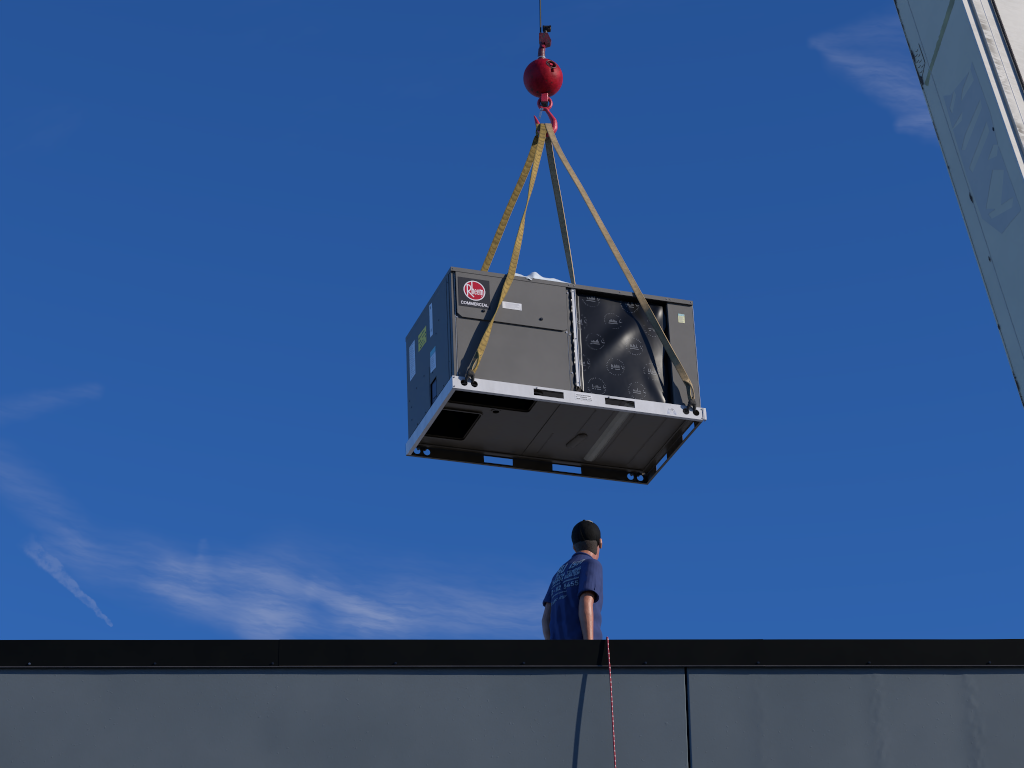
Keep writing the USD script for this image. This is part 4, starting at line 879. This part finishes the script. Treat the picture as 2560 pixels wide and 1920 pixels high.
for s in (-1, 1):                                                # ears
    for k, (y, z, r) in enumerate([(-0.006, 0.012, .012), (-0.014, -0.008, .013), (-0.004, -0.034, .009)]): N[f'ear{s}{k}'] = (hd(s * (0.083 + 0.006 * (k < 2)), y, z), r)
    bones += [(f'ear{s}0', f'ear{s}1'), (f'ear{s}1', f'ear{s}2'), (f'ear{s}0', 'skull') if False else (f'ear{s}2', f'ear{s}0')]
for side, s in (('L', -1), ('R', 1)):                             # hands resting behind the parapet
    w = N['wr' + side][0]; dn = towards(w - N['fa' + side][0]); fw = ey; sd = np.cross(dn, fw)
    N['pa' + side] = (w + dn * 0.045, (0.030, 0.030, 0.034)); N['pb' + side] = (w + dn * 0.085 + fw * 0.006, (0.026, 0.034, 0.020)); bones += [('wr' + side, 'pa' + side), ('pa' + side, 'pb' + side)]
    for k in range(4):
        o = (k - 1.5) * 0.0195; Lf = (0.072, 0.080, 0.076, 0.060)[k]
        r0 = w + dn * 0.095 + fw * o
        q = [r0, r0 + dn * Lf * 0.45 - sd * s * 0.006, r0 + dn * Lf * 0.8 - sd * s * 0.018, r0 + dn * Lf - sd * s * 0.032]
        for j, (p_, r_) in enumerate(zip(q, (.0095, .009, .0082, .007))): N[f'f{side}{k}{j}'] = (p_, r_)
        bones += [('pb' + side, f'f{side}{k}0')] + [(f'f{side}{k}{j}', f'f{side}{k}{j+1}') for j in range(3)]
    t0 = w + dn * 0.035 + fw * 0.028
    for j, (p_, r_) in enumerate(((t0, .011), (t0 + dn * 0.035 + fw * 0.016, .010), (t0 + dn * 0.062 + fw * 0.014, .008))): N[f't{side}{j}'] = (p_, r_)
    bones += [('pa' + side, f't{side}0'), (f't{side}0', f't{side}1'), (f't{side}1', f't{side}2')]
body = hullchain(N, bones, 18)
bt = refined(body, 0.010, 8)
bpart = part(man, 'body', bt, M['skin'], smooth=True)
for s in (-1, 1):
    e = trimesh.creation.icosphere(2, 0.0115); e.apply_translation(hd(s * 0.031, 0.085, 0.010)); part(man, 'eye', e, M['logo_white'], smooth=True)
# trousers
T = dict(N); T['pelvis'] = (N['pelvis'][0], (0.140, 0.098, 0.09)); T['hipL'] = (bp(-0.078, 0.01, 0.86), 0.086); T['hipR'] = (bp(0.078, 0.01, 0.86), 0.086)
for q in 'LR': T['knee' + q] = (N['knee' + q][0], 0.080); T['ank' + q] = (N['ank' + q][0], 0.066)
part(man, 'trousers', refined(hullchain(T, [('pelvis', 'hipL'), ('pelvis', 'hipR'), ('hipL', 'kneeL'), ('kneeL', 'ankL'), ('hipR', 'kneeR'), ('kneeR', 'ankR')], 20), 0.02, 6), M['trousers'], smooth=True)
for q in 'LR':
    T['h' + q] = (N['ank' + q][0] + A3([0, 0, -0.035]), 0.052); T['to' + q] = (N['toe' + q][0] + A3([0, 0, 0.006]), 0.040)
    part(man, 'boot', refined(hullchain(T, [('h' + q, 'to' + q)], 16), 0.02, 4), M['boot'], smooth=True)
# t-shirt
SH = {}
SH['hem'] = (bp(0, 0.0, 0.90), (0.168, 0.134, 0.055)); SH['waist'] = (bp(0, 0.010, 1.08), (0.160, 0.126, 0.10)); SH['chest'] = (bp(0, 0.030, 1.28), (0.166, 0.128, 0.13)); SH['upper'] = (bp(0, 0.050, 1.428), (0.135, 0.108, 0.075))
SH['shL'] = (bp(-0.140, 0.050, 1.402), 0.070); SH['shR'] = (bp(0.130, 0.020, 1.405), 0.070); SH['neck'] = (bp(0.006, 0.078, 1.510), (0.080, 0.080, 0.048))
uL = N['uaL'][0]; uR = N['uaR'][0]
SH['slL'] = (uL + (uL - SH['shL'][0]) * 0.30, 0.064); SH['slR'] = (uR + (uR - SH['shR'][0]) * 0.85, 0.070)
sh = hullchain(SH, [('hem', 'waist'), ('waist', 'chest'), ('chest', 'upper'), ('upper', 'shL'), ('upper', 'shR'), ('chest', 'shL'), ('chest', 'shR'), ('upper', 'neck')], 28)
slv = []
for q, up_n in (('L', uL), ('R', uR)):
    a, b = SH['sh' + q][0], SH['sl' + q][0]; ax = towards(b - a)
    limb = manifold3d.Manifold.batch_hull([manifold3d.Manifold.sphere(1, 24).scale([r] * 3).translate(list(p)) for p, r in ((a, 0.068), (b, SH['sl' + q][1]))])
    limb = limb.trim_by_plane(list(-ax), float(-ax @ b))
    el = N['el' + q][0]
    hol = manifold3d.Manifold.batch_hull([manifold3d.Manifold.sphere(SH['sl' + q][1] - 0.010, 20).translate(list(b + ax * 0.03)), manifold3d.Manifold.sphere(0.045, 20).translate(list(a + (b - a) * 0.55))])
    slv.append((limb, hol))
for limb, hol in slv: sh = sh + limb
sh = sh.trim_by_plane([0, 0, 1.0], 0.87)
for limb, hol in slv: sh = sh - hol
st = refined(sh, 0.011, 10)
v = st.vertices; nrm = st.vertex_normals
lr, fr_, zz = v @ ex, v @ ey, v[:, 2]
fold = np.zeros(len(v))
back = np.clip(-(nrm @ ey), 0, 1)
low = np.clip((1.26 - zz) / 0.15, 0, 1)
fold += 0.0085 * np.sin(lr * 95 + zz * 9 + 2.2 * np.sin(zz * 7)) * back * low * np.clip((0.05 - lr) / 0.06, 0, 1)
fold += 0.007 * np.sin((zz * 52 - lr * 35)) * np.clip((lr - 0.05) / 0.06, 0, 1) * np.clip((1.22 - zz) / 0.1, 0, 1)
fold += 0.010 * np.exp(-((lr + 0.02 + (zz - 1.34) * 0.35) / 0.012) ** 2) * back * np.clip((1.45 - zz) / 0.1, 0, 1) * np.clip((zz - 1.05) / 0.1, 0, 1) * -1
fold += 0.006 * np.exp(-((zz - 1.005 + lr * 0.25) / 0.022) ** 2) * back
fold += (meshkit.fbm(v * A3([16, 16, 9]), 3, 17) - 0.5) * 0.016 * np.clip((1.40 - zz) / 0.1, 0.25, 1)
st.vertices = v + nrm * fold[:, None]
trimesh.smoothing.filter_taubin(st, lamb=0.4, nu=0.42, iterations=2)
shirt = part(man, 't_shirt', st, M['shirt'], smooth=True)
part(shirt, 'collar', ring(bp(0, 0.080, 1.520, (0.010, 0.002)), towards(A3([0.30, 0.36, 0.9])), 0.073, 0.007), M['shirt'], smooth=True)
# lettering printed on the back, laid onto the cloth
sel = (st.vertex_normals @ ey < -0.1) & (np.abs(st.vertices @ ex) < 0.24) & (st.vertices[:, 2] > 0.95)
sv = st.vertices[sel]
depth = LinearNDInterpolator(np.stack([sv @ ex, sv[:, 2]], 1), sv @ ey)
def print_back(text, h, u, z, w=None, shear=0.0, rise=0.0, bold=True):
    m = meshkit.text_mesh(text, h, 0.0006, bold); m = m.subdivide_to_size(0.012)
    x, y = m.vertices[:, 0] - m.bounds[0][0], m.vertices[:, 1]
    x = x + y * shear
    if w: x = x * w / x.max()
    uu = u + x; z_ = z + y + rise * x
    d = depth(uu, z_); d = np.where(np.isnan(d), np.nanmean(d), d) - 0.0022 - m.vertices[:, 2]
    m.vertices = uu[:, None] * ex + d[:, None] * ey + np.stack([0 * uu, 0 * uu, z_], 1)
    part(shirt, 'lettering', m, M['shirt_print'], smooth=False)
print_back('Bu', 0.0638, -0.0971, 1.381, 0.0957, 0.45, 0.30); print_back('lsh', 0.0432, 0.0109, 1.411, 0.1035, 0.55, 0.22)
print_back('AIR CON', 0.0247, -0.1331, 1.348, 0.1260, 0.1, 0.12); print_back('TIONING', 0.0247, 0.0064, 1.366, 0.0990, 0.1, 0.15)
print_back('& REFR', 0.0247, -0.1443, 1.316, 0.1260, 0.1, 0.12); print_back('IGERATION', 0.0247, -0.0026, 1.334, 0.1035, 0.1, 0.15)
print_back('sales service', 0.0103, -0.1512, 1.292, 0.1238, 0.2, 0.14, True); print_back('installation', 0.0103, -0.0138, 1.307, 0.1125, 0.2, 0.14, True)
print_back('772-52', 0.0278, -0.1557, 1.245, 0.1373, 0.12, 0.14); print_back('5455', 0.0278, -0.0048, 1.266, 0.0957, 0.12, 0.14)
print_back('licensed insured', 0.0093, -0.0971, 1.225, 0.1125, 0.1, 0.16, True)
print_back('financ', 0.0226, -0.1173, 1.176, 0.0788, 0.4, 0.18, False); print_back('ing', 0.0226, -0.0318, 1.193, 0.0506, 0.4, 0.18, False)
# cap and hair
def capball(p, r, sc=(1, 1, 1)): 
    s = manifold3d.Manifold.sphere(1.0, 40).scale([r * sc[0], r * sc[1], r * sc[2]]); m4 = np.hstack([HM, (HC + HM @ A3(p))[:, None]]); return s.transform(m4.tolist())
cap = manifold3d.Manifold.batch_hull([capball((0, -0.014, 0.052), 0.099, (0.97, 1.06, 1.05)), capball((0, 0.030, 0.060), 0.084, (1, 1, 1.1))])
inner = capball((0, -0.010, 0.03), 0.089, (0.98, 1.05, 1.0))
nz = hz_; cap = cap.trim_by_plane(list(towards(HM @ A3([0, 0.12, 1.0]))), float(towards(HM @ A3([0, 0.12, 1.0])) @ hd(0, -0.02, -0.024)))
ct = refined(cap, 0.005, 6)
l = (ct.vertices - HC) @ HM
crease = 0.004 * np.exp(-((l[:, 0] - 0.012 - (l[:, 2] - 0.08) * -0.25) / 0.010) ** 2) * (l[:, 1] < 0) * np.clip((0.13 - l[:, 2]) / 0.05, 0, 1)
az_ = np.arctan2(l[:, 0], l[:, 1]); seam = 0.0022 * np.exp(-(np.minimum.reduce([np.abs((az_ - a + PI) % (2 * PI) - PI) for a in np.arange(6) * PI / 3 + 0.12]) * np.linalg.norm(l[:, :2], axis=1) / 0.0045) ** 2)
crease = crease + seam
ct.vertices += ct.vertex_normals * ((meshkit.fbm(l * 24, 3, 5) - 0.5) * 0.006 - crease)[:, None]
capp = part(man, 'cap', ct, M['cap_cloth'], smooth=60)
part(capp, 'button', refined(capball((0, -0.006, 0.158), 0.009, (1, 1, 0.6)), 0.006, 0), M['cap_cloth'], smooth=True)
pk = []
for a in np.linspace(-1.05, 1.05, 15):
    for r in (0.085, 0.120, 0.145):
        rr_ = r if abs(a) < 1 else r * 0.95
        pk.append([math.sin(a) * min(rr_, 0.080) , 0.02 + math.cos(a) * rr_, 0.030 - 0.012 * (a * a) - (r - 0.085) * 0.1])
pk = A3(pk); Fp = []
for i in range(14):
    for j in range(2): Fp.append([i * 3 + j, i * 3 + 3 + j, i * 3 + 4 + j, i * 3 + 1 + j])
pv = (HC + pk @ HM.T); pv2 = pv - hz_ * 0.004
part(capp, 'peak', (np.vstack([pv, pv2]), np.vstack([A3(Fp)[:, ::-1], A3(Fp) + len(pv)])), M['cap_cloth'], smooth=50)
part(capp, 'front_panel', refined(capball((0.004, 0.030, 0.098), 0.062, (0.9, 0.8, 1.0)), 0.012, 0), M['cap_pale'], smooth=True)
hair = manifold3d.Manifold.batch_hull([capball((0, -0.040, 0.008), 0.073, (1.06, 1, 0.9)), capball((0, -0.038, -0.052), 0.060, (1.08, 1, .75))])
hair = hair.trim_by_plane(list(hf * -1), float(-hf @ hd(0, -0.012, 0))).trim_by_plane(list(hz_), float(hz_ @ hd(0, 0, -0.088)))
ht = refined(hair, 0.006, 10); ht.vertices += ht.vertex_normals * ((meshkit.noise(ht.vertices * 120, 4) - 0.5) * 0.002)[:, None]
part(man, 'hair', ht, M['hair'], smooth=True)
